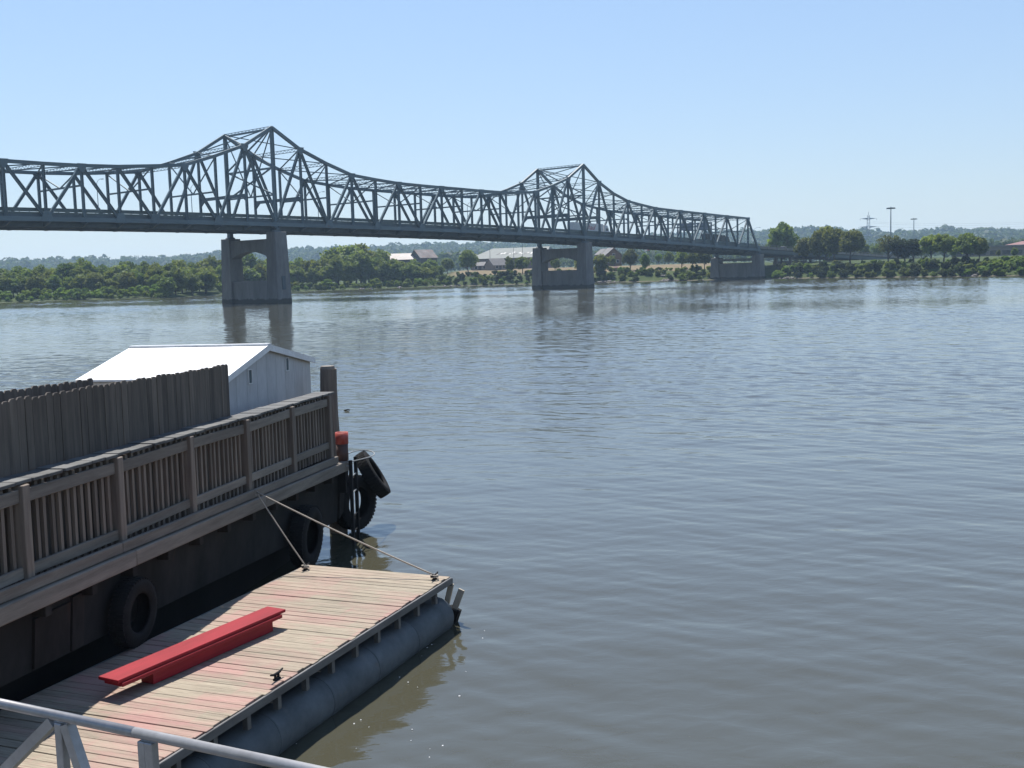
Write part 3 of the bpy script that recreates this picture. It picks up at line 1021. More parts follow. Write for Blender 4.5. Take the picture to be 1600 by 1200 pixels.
# ---- white shed on the barge
shed = empty('white_shed', BM.copy(), 'white metal shed with a low pitched roof on the barge', 'shed')
VS, VE = 1.2, 4.12
GA, GR, GL = (-1.0, 2.46), (1.47, 2.02), (-3.05, 1.95)
wall = [(GL[0] + 0.12, 0.04), (GR[0] - 0.1, 0.04), (GR[0] - 0.1, GR[1] - 0.03), (GA[0], GA[1] - 0.06), (GL[0] + 0.12, GL[1] - 0.02)]
npan = 9
for i in range(npan):       # upright cladding panels of the gable
    a0 = wall[0][0] + (wall[1][0] - wall[0][0]) * i / npan + 0.004
    a1 = wall[0][0] + (wall[1][0] - wall[0][0]) * (i + 1) / npan - 0.004

    def top(a):
        if a < GA[0]:
            return wall[4][1] + (wall[3][1] - wall[4][1]) * (a - wall[4][0]) / (GA[0] - wall[4][0])
        return wall[3][1] + (wall[2][1] - wall[3][1]) * (a - GA[0]) / (wall[2][0] - GA[0])
    pts = [(a0, VS + 0.06, 0.04), (a1, VS + 0.06, 0.04), (a1, VS + 0.06, top(a1))]
    if a0 < GA[0] < a1:
        pts.append((GA[0], VS + 0.06, GA[1] - 0.06))
    pts.append((a0, VS + 0.06, top(a0)))
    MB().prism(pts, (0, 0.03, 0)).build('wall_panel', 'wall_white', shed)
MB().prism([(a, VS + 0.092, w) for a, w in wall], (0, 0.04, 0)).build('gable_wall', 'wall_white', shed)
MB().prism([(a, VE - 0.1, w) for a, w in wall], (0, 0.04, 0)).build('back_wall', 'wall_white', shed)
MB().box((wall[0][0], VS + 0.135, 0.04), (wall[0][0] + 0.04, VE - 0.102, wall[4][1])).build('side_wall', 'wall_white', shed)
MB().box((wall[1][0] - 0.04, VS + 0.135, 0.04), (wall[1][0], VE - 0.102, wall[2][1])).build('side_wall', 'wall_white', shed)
for (p, q) in ((GA, GL), (GA, GR)):
    for i in range(8):
        v0, v1 = VS + (VE - VS) * i / 8 + 0.002, VS + (VE - VS) * (i + 1) / 8 - 0.002
        MB().prism([(p[0], v0, p[1] - 0.02), (q[0], v0, q[1]), (q[0], v0, q[1] + 0.035), (p[0], v0, p[1] + 0.02)], (0, v1 - v0, 0)).build('roof_sheet', 'roof_white', shed)
    MB().prism([(p[0], VS - 0.02, p[1] - 0.10), (q[0], VS - 0.02, q[1] - 0.075), (q[0], VS - 0.02, q[1] + 0.04), (p[0], VS - 0.02, p[1] + 0.025)], (0, 0.02, 0)).build('fascia', 'white_paint', shed)
MB().bar((GA[0], VS - 0.02, GA[1] + 0.025), (GA[0], VE, GA[1] + 0.025), 0.16, 0.03).build('ridge_cap', 'roof_white', shed)
for aa, w0, w1 in ((-1.85, 1.78, 2.06), (0.02, 1.88, 2.16)):
    fr = MB()
    for d0, d1, e0, e1 in ((-0.085, -0.07, w0, w1), (0.07, 0.085, w0, w1), (-0.07, 0.07, w0, w0 + 0.015), (-0.07, 0.07, w1 - 0.015, w1)):
        fr.box((aa + d0, VS + 0.035, e0), (aa + d1, VS + 0.06, e1))
    fo = fr.build('vent_slot', 'white_paint', shed)
    MB().box((aa - 0.07, VS + 0.05, w0 + 0.015), (aa + 0.07, VS + 0.058, w1 - 0.015)).build('opening', 'steel_dark', fo)

# ---- mooring pile, red capped pipe, ladder, tyres
pp_ = BM @ V((0.85, 0.62, 0))
pile = empty('mooring_pile', Matrix.Translation(V((pp_.x, pp_.y, -2.0))), 'thick old timber mooring pile rising behind the end of the railing', 'pile')
pb = MB()
rng = random.Random(3)
rings = [(-0.3, 0.2), (1.5, 0.2), (3.0, 0.2), (4.6, 0.19), (5.2, 0.185), (5.62, 0.18)]
pb.tube([(0.05 * math.sin(z), 0.0, z) for z, r in rings], [r for z, r in rings], 14)
pb.build('timber', 'post_wood', pile)
MB().tube([(-0.05, 0, 5.62), (-0.05, 0, 5.68)], [0.165, 0.15], 14).build('weathered_top', 'old_wood', pile)

pc = BM @ V((-0.02, 0.12, 0.036))
pipe = empty('mooring_pipe', Matrix.Translation(V((pc.x, pc.y, pc.z))), 'rusty upright pipe with a faded red rim at the barge corner', 'pipe')
MB().lathe([(0.125, 0.0), (0.125, 0.36), (0.105, 0.36), (0.105, 0.0)], 24, closed=True).build('pipe_body', 'rust', pipe, True)
MB().lathe([(0.135, 0.36), (0.138, 0.60), (0.112, 0.60), (0.106, 0.36)], 24, closed=True).build('red_rim', 'red_pipe', pipe, True)

ladder = empty('ladder', BM.copy(), 'narrow black metal ladder hanging from the barge corner into the water', 'ladder')
la, lb = V((-0.16, -0.09, 0)), V((0.34, -0.03, 0))
for q in (la, lb):
    MB().box((q.x - 0.035, q.y - 0.03, -2.6), (q.x + 0.035, q.y + 0.03, 0.06)).build('side_rail', 'black_metal', ladder)
for w in (-0.28, -0.62, -1.1, -1.42, -1.74):
    MB().tube([la + V((0, 0, w)), lb + V((0, 0, w))], 0.014, 8).build('rung', 'galv' if w > -0.8 else 'black_metal', ladder)
MB().tube([la + V((0, 0, -0.05)), (-0.16, 0.1, -0.05)], 0.015, 8).build('hook', 'galv', ladder)


def tyre(label, R, wd, loc, axis, name='tyre_fender', parts=True):
    ax = V(axis).normalized()
    m = Matrix.Translation(loc) @ ax.to_track_quat('Z', 'Y').to_matrix().to_4x4()
    root = empty(name, m, label, 'tyre', 'tyre fenders on the barge')
    h = wd / 2
    prof = [(R * 0.56, -h * 0.72), (R * 0.62, -h * 0.95), (R * 0.80, -h), (R * 0.93, -h * 0.92), (R * 0.985, -h * 0.72), (R, -h * 0.4), (R, h * 0.4), (R * 0.985, h * 0.72), (R * 0.93, h * 0.92), (R * 0.80, h), (R * 0.62, h * 0.95), (R * 0.56, h * 0.72),
            (R * 0.60, h * 0.6), (R * 0.86, h * 0.7), (R * 0.92, 0), (R * 0.86, -h * 0.7), (R * 0.60, -h * 0.6)]
    MB().lathe(prof, 48, closed=True).build('carcass', 'rubber', root, True)
    tr = MB()
    n = 44
    for i in range(n):
        a0 = 2 * math.pi * i / n
        for sgn in (-1, 1):
            a1 = a0 + (0.5 * math.pi / n if sgn > 0 else 0) * 2
            c, s = math.cos(a1), math.sin(a1)
            t = 0.022
            p0 = V((c * R * 0.99, s * R * 0.99, sgn * h * 0.06)); p1 = V((c * R * 0.975, s * R * 0.975, sgn * h * 0.86))
            tr.bar(p0, p1, R * 0.085, 0.035, up=(c, s, 0))
    tr.build('tread', 'rubber', root)
    return root


bl = lambda a, v, w: BM @ V((a, v, w))
dirv = lambda a, v, w: (BM.to_3x3() @ V((a, v, w)))
tyre('black tyre hanging flat on the dark hull nearest the left edge', 0.46, 0.24, bl(-8.55, 0.06, -0.60), dirv(0.0, -1, -0.06))
tyre('black tyre hung on the hull just left of the ladder', 0.58, 0.30, bl(-2.45, 0.03, -0.98), dirv(0.0, -1, -0.05))
tyre('black tyre hung upright at the bow behind the ladder', 0.60, 0.30, bl(0.95, 0.22, -1.02), dirv(-0.36, -0.93, 0.0))
tyre('tilted black tyre leaning out from the bow over the water', 0.56, 0.28, bl(1.55, 0.0, -0.52), dirv(0.20, -0.84, 0.52))


def curve_rope(name, label, pts, r, material, cat, n=7):
    o = MB().tube(pts, r, n).build(name, material, None, True)
    return tag(o, label, cat)


def sag(p, q, s, n=24):
    p, q = V(p), V(q)
    return [p.lerp(q, i / n) - V((0, 0, s * 4 * (i / n) * (1 - i / n))) for i in range(n + 1)]


# steel cable loop round the bow tyre
cl = []
for i in range(41):
    t = i / 40 * math.pi * 1.72 + 2.65
    cl.append(bl(0.78 + 0.95 * math.cos(t), 0.12 + 0.30 * math.sin(t), -0.02 + 0.03 * math.sin(2 * t)))
curve_rope('cable_loop', 'pale steel cable looped round the top of the bow tyre', cl, 0.012, 'cable', 'cable')

# ================================================================== FLOATING DOCK
D_AZ = math.radians(21.74)
DA = V((math.sin(D_AZ), math.cos(D_AZ), 0))
DN = V((-math.cos(D_AZ), math.sin(D_AZ), 0))
DZ = 0.80
DO = V((-1.084, 17.255, 0))
DM = Matrix(((DA.x, DN.x, 0, DO.x), (DA.y, DN.y, 0, DO.y), (0, 0, 1, 0), (0, 0, 0, 1)))
DL, DWD = 10.7, 2.63
dock = empty('floating_dock', DM.copy(), 'floating dock of sun bleached planks with pink paint stains on a steel float', 'dock')
a = 0.0
while a > -DL:
    wd = rnd.choice((0.138, 0.14, 0.142, 0.142, 0.19))
    x = rnd.uniform(-0.02, 0.03)
    t = rnd.uniform(-0.004, 0.004)
    sk = -0.30 * 0.0
    ob = MB().box((-wd, 0.0, -0.038), (0, DWD - x + rnd.uniform(-0.01, 0.02), 0)).build('plank', 'dock', dock, bevel=0.004)
    # object x across the dock so that the grain runs along the plank
    ob.matrix_local = Matrix.Translation((a, x, DZ + t)) @ Matrix.Rotation(rnd.uniform(-0.003, 0.003), 4, 'Z')
    a -= wd + rnd.uniform(0.007, 0.014)
for n0, n1, n2, n3 in ((-0.035, -0.004, -0.033, 0.06), (DWD + 0.03, DWD + 0.06, DWD - 0.06, DWD + 0.058)):
    MB().box((-DL, n0, DZ - 0.12), (0.01, n1, DZ - 0.015)).build('rim_channel', 'rim', dock, bevel=0.006)
    MB().box((-DL, n2, DZ - 0.119), (0.008, n3, DZ - 0.046)).build('rim_ledge', 'rim', dock)
MB().box((0.012, -0.035, DZ - 0.16), (0.05, DWD + 0.06, DZ - 0.03)).build('end_channel', 'rim', dock, bevel=0.006)
for n0 in (0.16, 0.95, 1.8, 2.5):
    MB().box((-DL, n0, DZ - 0.2), (0.0, n0 + 0.09, DZ - 0.0452)).build('stringer', 'post_wood', dock)
a = -0.5
while a > -DL:
    MB().box((a - 0.035, 0.0, DZ - 0.30), (a + 0.035, 0.07, DZ - 0.1205)).build('bracket', 'rim', dock)
    a -= 0.62
for nc in (0.20, DWD - 0.22):
    R = 0.31
    seg = 1.22
    MB().tube([(-0.115, nc, 0.18), (-0.12, nc, 0.18)], R, 28).build('float_end', 'float', dock)
    a = -0.12
    while a > -DL:
        a1 = max(a - seg, -DL)
        prof = [(a, R), (a - 0.4, R), (a1 + 0.4, R), (a1, R)]
        bb = MB().tube([(p, nc, 0.18) for p, r in prof], [r for p, r in prof], 28, cap=False)
        bb.build('float_tube', 'float', dock, True)
        MB().tube([(a1 + 0.012, nc, 0.18), (a1 - 0.012, nc, 0.18)], R + 0.004, 28).build('weld_band', 'float', dock)
        a = a1
# loose boards hanging at the dock's outer end
MB().bar((0.10, 0.02, 0.66), (0.06, 0.16, 0.1), 0.09, 0.035, up=(1, 0, 0)).build('end_board', 'pale_wood', dock)
MB().bar((0.14, -0.14, 0.56), (0.10, 0.04, 0.1), 0.10, 0.035, up=(1, 0, 0)).build('end_board', 'pale_wood', dock)
MB().bar((0.12, -0.02, 0.25), (0.12, 0.12, -0.12), 0.2, 0.12, up=(1, 0, 0)).build('end_bumper', 'hull_black', dock)
# cleats
for aa, nn, lab in ((-0.24, 0.15, 'c'), (-4.7, 0.12, 'c'), (-0.30, DWD - 0.15, 'c')):
    cb = MB()
    cb.box((aa - 0.05, nn - 0.025, DZ), (aa + 0.05, nn + 0.025, DZ + 0.02))
    for s in (-0.03, 0.03):
        cb.bar((aa + s, nn, DZ + 0.015), (aa + s * 1.1, nn, DZ + 0.07), 0.024, 0.024)
    cb.tube([(aa - 0.13, nn, DZ + 0.095), (aa - 0.06, nn, DZ + 0.075), (aa + 0.06, nn, DZ + 0.075), (aa + 0.13, nn, DZ + 0.095)], [0.010, 0.016, 0.016, 0.010], 8)
    cb.build('cleat', 'black_metal', dock)

# ---- mooring lines
tie = bl(-4.72, -0.03, 0.26)
c1 = DM @ V((-0.24, 0.15, DZ + 0.08))
c2 = DM @ V((-0.30, DWD - 0.15, DZ + 0.08))
curve_rope('mooring_rope', 'long pale rope from the barge railing down to the outer dock corner', sag(tie, c1, 0.03), 0.014, 'rope', 'rope')
curve_rope('mooring_rope', 'short pale rope from the barge down to the dock corner beside the hull', sag(tie + V((0.0, 0.02, -0.02)), c2, 0.02), 0.012, 'rope', 'rope')
for cc, lab in ((c1, 'small rope knot tied round the cleat at the outer dock corner'), (c2, 'small rope knot tied round the cleat at the inner dock corner')):
    kn = []
    for i in range(50):
        t = i / 49 * math.pi * 6
        kn.append(cc + V((0.055 * math.cos(t), 0.055 * math.sin(t), -0.035 + 0.012 * math.sin(t * 0.5) + i * 0.0006)))
    curve_rope('rope_knot', lab, kn, 0.011, 'rope', 'rope', 6)

# ---- red painted beam on the dock
BZ = DZ + 0.006
pa, pb2 = V((-5.82, 1.79)), V((-2.90, 1.43))
ang = math.atan2(pb2.y - pa.y, pb2.x - pa.x)
LB = (pb2 - pa).length
beam = empty('red_beam', DM @ Matrix.Translation((pa.x, pa.y, BZ)) @ Matrix.Rotation(ang, 4, 'Z'), 'bright red painted timber beam lying along the dock planks', 'beam')
MB().box((0, -0.30, 0.205), (LB, 0.03, 0.245)).build('top_plank', 'red_paint', beam, bevel=0.004)
MB().box((0.04, -0.325, 0.155), (LB - 0.10, -0.02, 0.2)).build('middle_plank', 'red_paint', beam, bevel=0.004)
MB().box((0.55, -0.27, 0.0), (LB - 0.24, -0.06, 0.15)).build('lower_timber', 'red_paint', beam, bevel=0.004)

# ---- gangway with pipe handrail in the foreground
g0, g1 = on_z(0, 1099, 4.19), on_z(500, 1206, 4.19)
gd = (g1 - g0).normalized()
gs = V((-gd.y, gd.x, 0))            # toward the river
if gs.y < 0: gs = -gs
G = lambda s, n, z: g0 + gd * s + gs * n + V((0, 0, z))
gang = empty('gangway_railing', Matrix.Translation(g0 + V((0, 0, -1.1))), 'grey metal pipe handrail of the gangway in the foreground corner', 'railing')
ginv = Matrix.Translation(-(g0 + V((0, 0, -1.1))))
GG = lambda s, n, z: ginv @ G(s, n, z)
MB().tube([GG(-2.2, 0, 0), GG(0.62, 0, 0)], 0.0165, 20).build('top_pipe', 'alu', gang, True)
MB().tube([GG(0.623, 0, 0), GG(2.6, 0, 0)], 0.0165, 20).build('top_pipe', 'alu', gang, True)
MB().bar(GG(-2.2, 0, -1.07), GG(2.6, 0, -1.07), 0.06, 0.06).build('bottom_chord', 'alu', gang)


def s_of(px):       # where along the rail a column is met
    best = min(range(-300, 400), key=lambda i: abs((lambda q: 800 + FOCAL * (np.dot(np.array(q) - CAMP, _R)) / np.dot(np.array(q) - CAMP, _fw))(G(i / 100, 0, 0)) - px))
    return best / 100


s1, s2, s3 = s_of(95), s_of(224), s_of(237)
for s in (s1, s2, s3, s1 - (s2 - s1) * 2, s3 + (s2 - s1) * 2):
    MB().box((-0.016, -0.016, 0), (0.016, 0.016, 1.05)).build('upright', 'alu', gang, bevel=0.003).matrix_local = Matrix.Translation(GG(s, 0, -1.07)) @ Matrix.Rotation(math.atan2(gd.y, gd.x), 4, 'Z')
MB().bar(GG(s1 - 0.03, 0.0, -0.02), GG(s1 - 1.25, 0.0, -1.05), 0.035, 0.035).build('brace', 'alu', gang)
MB().bar(GG(s1 + 0.03, 0.0, -0.02), GG(s1 + 0.42, 0.0, -1.05), 0.035, 0.035).build('brace', 'alu', gang)
MB().box((0, -0.01, 0), (0.03, 0.01, 0.05)).build('latch', 'black_metal', gang).matrix_local = Matrix.Translation(GG(s2 - 0.03, 0.02, -0.22))

# gangway deck and the bearing posts that carry it (below the frame)
MB().hexa([GG(-2.2, -1.3, -1.16), GG(2.6, -1.3, -1.16), GG(2.6, 0.05, -1.16), GG(-2.2, 0.05, -1.16)], [GG(-2.2, -1.3, -1.105), GG(2.6, -1.3, -1.105), GG(2.6, 0.05, -1.105), GG(-2.2, 0.05, -1.105)]).build('walkway', 'alu', gang)
for s, n in ((-2.0, -0.1), (2.4, -0.1), (-2.0, -1.2), (2.4, -1.2)):
    MB().tube([GG(s, n, -1.165), GG(s, n, -6.3)], 0.09, 12).build('support_post', 'rim', gang)

# ================================================================== TREES AND SHRUBS
def crown_mesh(name, seed, material, n_leaf=4200, lobes=34, rx=0.34, z0=0.16, z1=1.0, leaf=0.036, tall=1.0, droop=0.0, hollow=0.55):
    """unit-height crown: leaf-sized faces gathered in clumps, gaps between the clumps"""
    g = np.random.default_rng(seed)
    cz, rz = (z0 + z1) / 2, (z1 - z0) / 2
    d = g.normal(size=(lobes, 3)); d /= np.linalg.norm(d, axis=1)[:, None]
    rr = g.uniform(hollow, 0.86, lobes)
    prof = 0.78 + 0.34 * g.random(lobes)
    c = np.stack([d[:, 0] * rr * rx * prof, d[:, 1] * rr * rx * prof, cz + d[:, 2] * rr * rz * 0.9], 1)
    lr = g.uniform(0.085, 0.15, lobes) * (0.7 + rx)
    wgt = lr ** 2; wgt /= wgt.sum()
    which = g.choice(lobes, n_leaf, p=wgt)
    e = g.normal(size=(n_leaf, 3)); e[:, 2] += 0.25
    e /= np.linalg.norm(e, axis=1)[:, None]
    rad = lr[which] * g.uniform(0.55, 1.12, n_leaf)
    pos = c[which] + e * rad[:, None] * np.array([1, 1, 0.85])
    if droop:
        pos[:, 2] -= droop * (np.hypot(pos[:, 0], pos[:, 1]) / rx) ** 2
    pos[:, 2] = np.maximum(pos[:, 2], 0.01)
    nrm = e + g.normal(size=(n_leaf, 3)) * 0.75
    nrm /= np.linalg.norm(nrm, axis=1)[:, None]
    t = np.cross(nrm, g.normal(size=(n_leaf, 3))); t /= np.linalg.norm(t, axis=1)[:, None]
    bt = np.cross(nrm, t)
    s = leaf * g.uniform(0.55, 1.35, n_leaf)[:, None]
    t, bt = t * s, bt * s * 0.72
    vs_ = np.stack([pos - t, pos - bt * 0.9 + t * 0.1, pos + t, pos + bt], 1).reshape(-1, 3)
    me = bpy.data.meshes.new(name)
    me.vertices.add(len(vs_)); me.vertices.foreach_set('co', vs_.ravel().astype(np.float32))
    me.loops.add(n_leaf * 4); me.loops.foreach_set('vertex_index', np.arange(n_leaf * 4, dtype=np.int32))
    me.polygons.add(n_leaf); me.polygons.foreach_set('loop_start', np.arange(0, n_leaf * 4, 4, dtype=np.int32))
    me.update(calc_edges=True)
    me.materials.append(M[material])
    return me


def trunk_mesh(name, seed, h=0.6, r=0.022, limbs=7, spread=0.26):
    g = random.Random(seed)
    b = MB()
    pts = [V((0.012 * math.sin(i * 1.7 + seed), 0.012 * math.cos(i * 1.3 + seed), h * i / 5)) for i in range(6)]
    b.tube(pts, [r * (1.25 - 0.95 * i / 5) for i in range(6)], 7)
    for i in range(limbs):
        t = g.uniform(0.3, 0.95)
        p = pts[0].lerp(pts[-1], t)
        an = i * 2.4 + g.uniform(-0.4, 0.4)
        L = g.uniform(0.6, 1.1) * spread
        q = p + V((math.cos(an) * L * 0.6, math.sin(an) * L * 0.6, L * 0.5))
        e = p + V((math.cos(an) * L, math.sin(an) * L, L * 1.15))
        b.tube([p, q, e], [r * 0.5, r * 0.33, r * 0.12], 5)
    return b.fix(name, 'bark')


KIND = {}


def make_kind(key, n, material, **kw):
    tk = kw.pop('trunk', {})
    KIND[key] = [(crown_mesh('%s_crown' % key, 100 + i * 7 + len(key), material, **kw), trunk_mesh('%s_trunk' % key, i + 3, **tk)) for i in range(n)]


make_kind('wood_tree', 5, 'leaf', n_leaf=3600, lobes=36, rx=0.36, z0=0.10, leaf=0.040)
make_kind('poplar_tree', 3, 'leaf', n_leaf=3600, lobes=34, rx=0.27, z0=0.06, leaf=0.034)
make_kind('park_tree', 3, 'leaf', n_leaf=4200, lobes=38, rx=0.37, z0=0.27, leaf=0.038, droop=0.05)
make_kind('bright_tree', 2, 'leaf_bright', n_leaf=3600, lobes=34, rx=0.34, z0=0.34, leaf=0.040)
make_kind('brown_tree', 3, 'leaf_brown', n_leaf=4200, lobes=36, rx=0.37, z0=0.30, leaf=0.038, droop=0.06)
make_kind('sparse_tree', 1, 'leaf_brown', n_leaf=1000, lobes=24, rx=0.36, z0=0.3, leaf=0.03, trunk=dict(limbs=16, spread=0.36))
make_kind('pine_tree', 2, 'leaf_dark', n_leaf=3200, lobes=30, rx=0.24, z0=0.16, leaf=0.034, hollow=0.2)
make_kind('shrub', 3, 'leaf', n_leaf=1500, lobes=18, rx=0.62, z0=0.0, leaf=0.085, hollow=0.3, trunk=dict(h=0.5, limbs=4))
make_kind('green_shrub', 3, 'leaf_bright', n_leaf=1500, lobes=18, rx=0.62, z0=0.0, leaf=0.085, hollow=0.3, trunk=dict(h=0.5, limbs=4))
make_kind('dark_shrub', 2, 'leaf_dark', n_leaf=1500, lobes=18, rx=0.62, z0=0.0, leaf=0.085, hollow=0.3, trunk=dict(h=0.5, limbs=4))
_ki = {}


def plant(name, key, loc, h, label, cat='tree', group=None, wide=1.0, trunk=True):
    i = _ki.get(key, 0); _ki[key] = i + 1
    cr, tr = KIND[key][i % len(KIND[key])]
    root = empty(name, Matrix.Translation(loc - V((0, 0, 0.15))) @ Matrix.Rotation(rnd.uniform(0, 6.28), 4, 'Z') @ Matrix.Diagonal((h * wide, h * wide, h, 1)), label, cat, group)
    put('crown' if cat == 'tree' else 'foliage', cr, root)
    if trunk:
        put('trunk' if cat == 'tree' else 'stem', tr, root)
    return root


def plant_to(name, key, x, ytop, d, label, wide=1.0, cat='tree', group=None):
    """tree standing d metres behind the waterline at column x, as tall as row ytop asks for"""
    p = bank(x, d)
    h = at(x, ytop, math.hypot(p.x, p.y)).z - p.z
    return plant(name, key, p, max(2.0, h * 1.02), label, cat, group, wide)


def sector(x):
    for lim, txt in ((90, 'at the left edge of the view'), (180, 'below the leftmost lattice of the bridge'), (260, 'above the pale grassy shore'), (345, 'just left of the near pier'), (455, 'seen at the near pier'), (520, 'just right of the near pier'), (610, 'around the tall feathery trees'), (712, 'below the old barn'), (840, 'below the long hall'), (930, 'at the middle pier'), (1020, 'between the middle pier and the flag'), (1120, 'left of the last pier'), (1250, 'right of the last pier'), (1345, 'below the brownish park trees'), (1432, 'below the dark pines'), (1490, 'below the two bright park trees'), (1545, 'below the big round tree')):
        if x < lim:
            return txt
    return 'at the right edge of the view'


# -- riverside wood on the left, row behind row
WOOD = [(-90, 414), (0, 413), (25, 411), (65, 408), (90, 409), (128, 404), (150, 409), (175, 412), (200, 407), (220, 404), (240, 408), (270, 404), (300, 403), (330, 397), (360, 400), (400, 396), (450, 398), (480, 399), (505, 396), (520, 386), (545, 379), (572, 379), (585, 388), (600, 387), (622, 400), (640, 404), (660, 401), (680, 403), (695, 404), (710, 412)]
wood_y = lambda x: float(np.interp(x, [w[0] for w in WOOD], [w[1] for w in WOOD]))
GW = 'trees of the riverside wood on the left bank'
for d0, frac, step, lab in ((62, 1.0, 17, 'tall tree at the back of the wood'), (40, 0.88, 18, 'mid height tree inside the wood'), (22, 0.68, 19, 'lower tree at the front of the wood')):
    x = -70 + rnd.uniform(0, 10)
    while x < 700:
        d = d0 + rnd.uniform(-6, 6)
        p = bank(x, d)
        full = at(min(max(x, 0), 1600), wood_y(x) + rnd.uniform(-2.5, 5), math.hypot(p.x, p.y)).z - p.z
        if not (x > 640 and d0 > 55):
            f_ = frac * rnd.uniform(0.8, 1.08)
            if d0 < 30 and x > 255: f_ *= 1.12
            plant('wood_tree', 'wood_tree', p, full * f_, lab + ' ' + sector(x), group=GW, wide=rnd.uniform(0.75, 1.3) * (13 / max(full * f_, 6)) ** 0.25)
        x += step * rnd.uniform(0.7, 1.3)
for x, y, d, w in ((528, 384, 50, 1.0), (548, 379, 46, 1.05), (569, 380, 50, 1.05), (592, 387, 46, 0.9)):
    plant_to('poplar_tree', 'poplar_tree', x, y, d, {528: 'left tree of the tall feathery group right of the near pier', 548: 'tallest tree of the feathery group right of the near pier', 569: 'third tree of the tall feathery group right of the near pier', 592: 'rightmost and lowest tree of the feathery group right of the near pier'}[x], w * 1.35, group='tall feathery trees right of the near pier')
for x, d, h in ((300, 9, 8.5), (322, 10, 9.5), (275, 10, 10), (262, 8, 7)):
    plant('wood_tree', 'wood_tree', bank(x, d), h, 'dark tree at the water left of the near pier', group='dark trees at the water left of the near pier', wide=1.2)
GS = 'bright bushes along the left shore'
for row, (d, h0) in enumerate(((5, 2.6), (11, 3.6))):
    x = -60.0
    while x < 700:
        if x < 245 or x > 450 or rnd.random() < 0.35:
            hh = h0 * rnd.uniform(0.65, 1.25)
            key = 'green_shrub' if (x < 260 or rnd.random() < 0.3) else 'shrub'
            plant('willow_bush', key, bank(x, d + rnd.uniform(-1.5, 2)), hh, 'low willow bush on the left shore ' + sector(x), 'bush', GS, rnd.uniform(0.85, 1.25))
        x += rnd.uniform(9, 19)

# -- middle bank
mid = [
    ('broad_tree', 'park_tree', 732, 390, 28, 1.05, 'round green tree standing alone left of the long roofed building'),
    ('broad_tree', 'wood_tree', 797, 400, 24, 0.7, 'narrow dark tree in front of the long roofed building'),
    ('broad_tree', 'park_tree', 817, 400, 26, 1.1, 'wide tree left of the middle pier'),
    ('broad_tree', 'bright_tree', 838, 399, 30, 0.9, 'light green tree touching the middle pier'),
    ('broad_tree', 'park_tree', 868, 402, 30, 0.9, 'tree seen through the left of the middle pier opening'),
    ('broad_tree', 'wood_tree', 905, 400, 34, 0.9, 'tree seen through the right of the middle pier opening'),
    ('broad_tree', 'wood_tree', 939, 396, 8, 1.05, 'dark tree at the water right of the middle pier'),
    ('broad_tree', 'brown_tree', 986, 390, 30, 1.0, 'brownish tree under the bridge left of the flag'),
    ('broad_tree', 'wood_tree', 1009, 394, 24, 0.75, 'slim dark tree just below the flag'),
    ('broad_tree', 'park_tree', 1066, 391, 26, 1.0, 'left tree of three under the bridge near the right pier'),
    ('broad_tree', 'park_tree', 1083, 390, 24, 0.95, 'middle tree of three under the bridge near the right pier'),
    ('broad_tree', 'brown_tree', 1101, 391, 28, 1.0, 'right tree of three under the bridge near the right pier'),
    ('broad_tree', 'wood_tree', 957, 398, 75, 1.0, 'tree behind the dry field right of the middle pier'),
    ('broad_tree', 'bright_tree', 1030, 396, 90, 0.9, 'light green tree behind the dry field right of the flag'),
    ('broad_tree', 'wood_tree', 1046, 392, 95, 1.0, 'tall tree behind the dry field left of the three park trees'),
    ('broad_tree', 'park_tree', 700, 403, 70, 1.1, 'tree beside the small white roofed houses'),
    ('broad_tree', 'wood_tree', 674, 404, 64, 1.0, 'tree below the gable of the old barn'),
    ('broad_tree', 'wood_tree', 648, 404, 52, 1.1, 'tree in front of the old barn roof'),
]
for nm, key, x, y, d, w, lab in mid:
    plant_to(nm, key, x, y, d, lab, w, group='trees on the middle bank')
GM = 'shrubs on the middle bank'
x = 705.0
while x < 1118:
    for d, h0 in ((2, 2.4), (5.5, 3.0), (9.5, 2.7), (13.5, 2.0), (17, 1.3)):
        if rnd.random() < (0.6 if d < 6 else 0.9):
            xx = x + rnd.uniform(-5, 5)
            plant('bank_shrub', 'green_shrub' if rnd.random() < 0.15 else ('dark_shrub' if rnd.random() < 0.45 else 'shrub'), bank(xx, d + rnd.uniform(-1.5, 1.5)), h0 * rnd.uniform(0.6, 1.3), 'scrubby bush on the middle bank ' + sector(x), 'bush', GM, rnd.uniform(0.8, 1.2))
    x += rnd.uniform(8, 13)

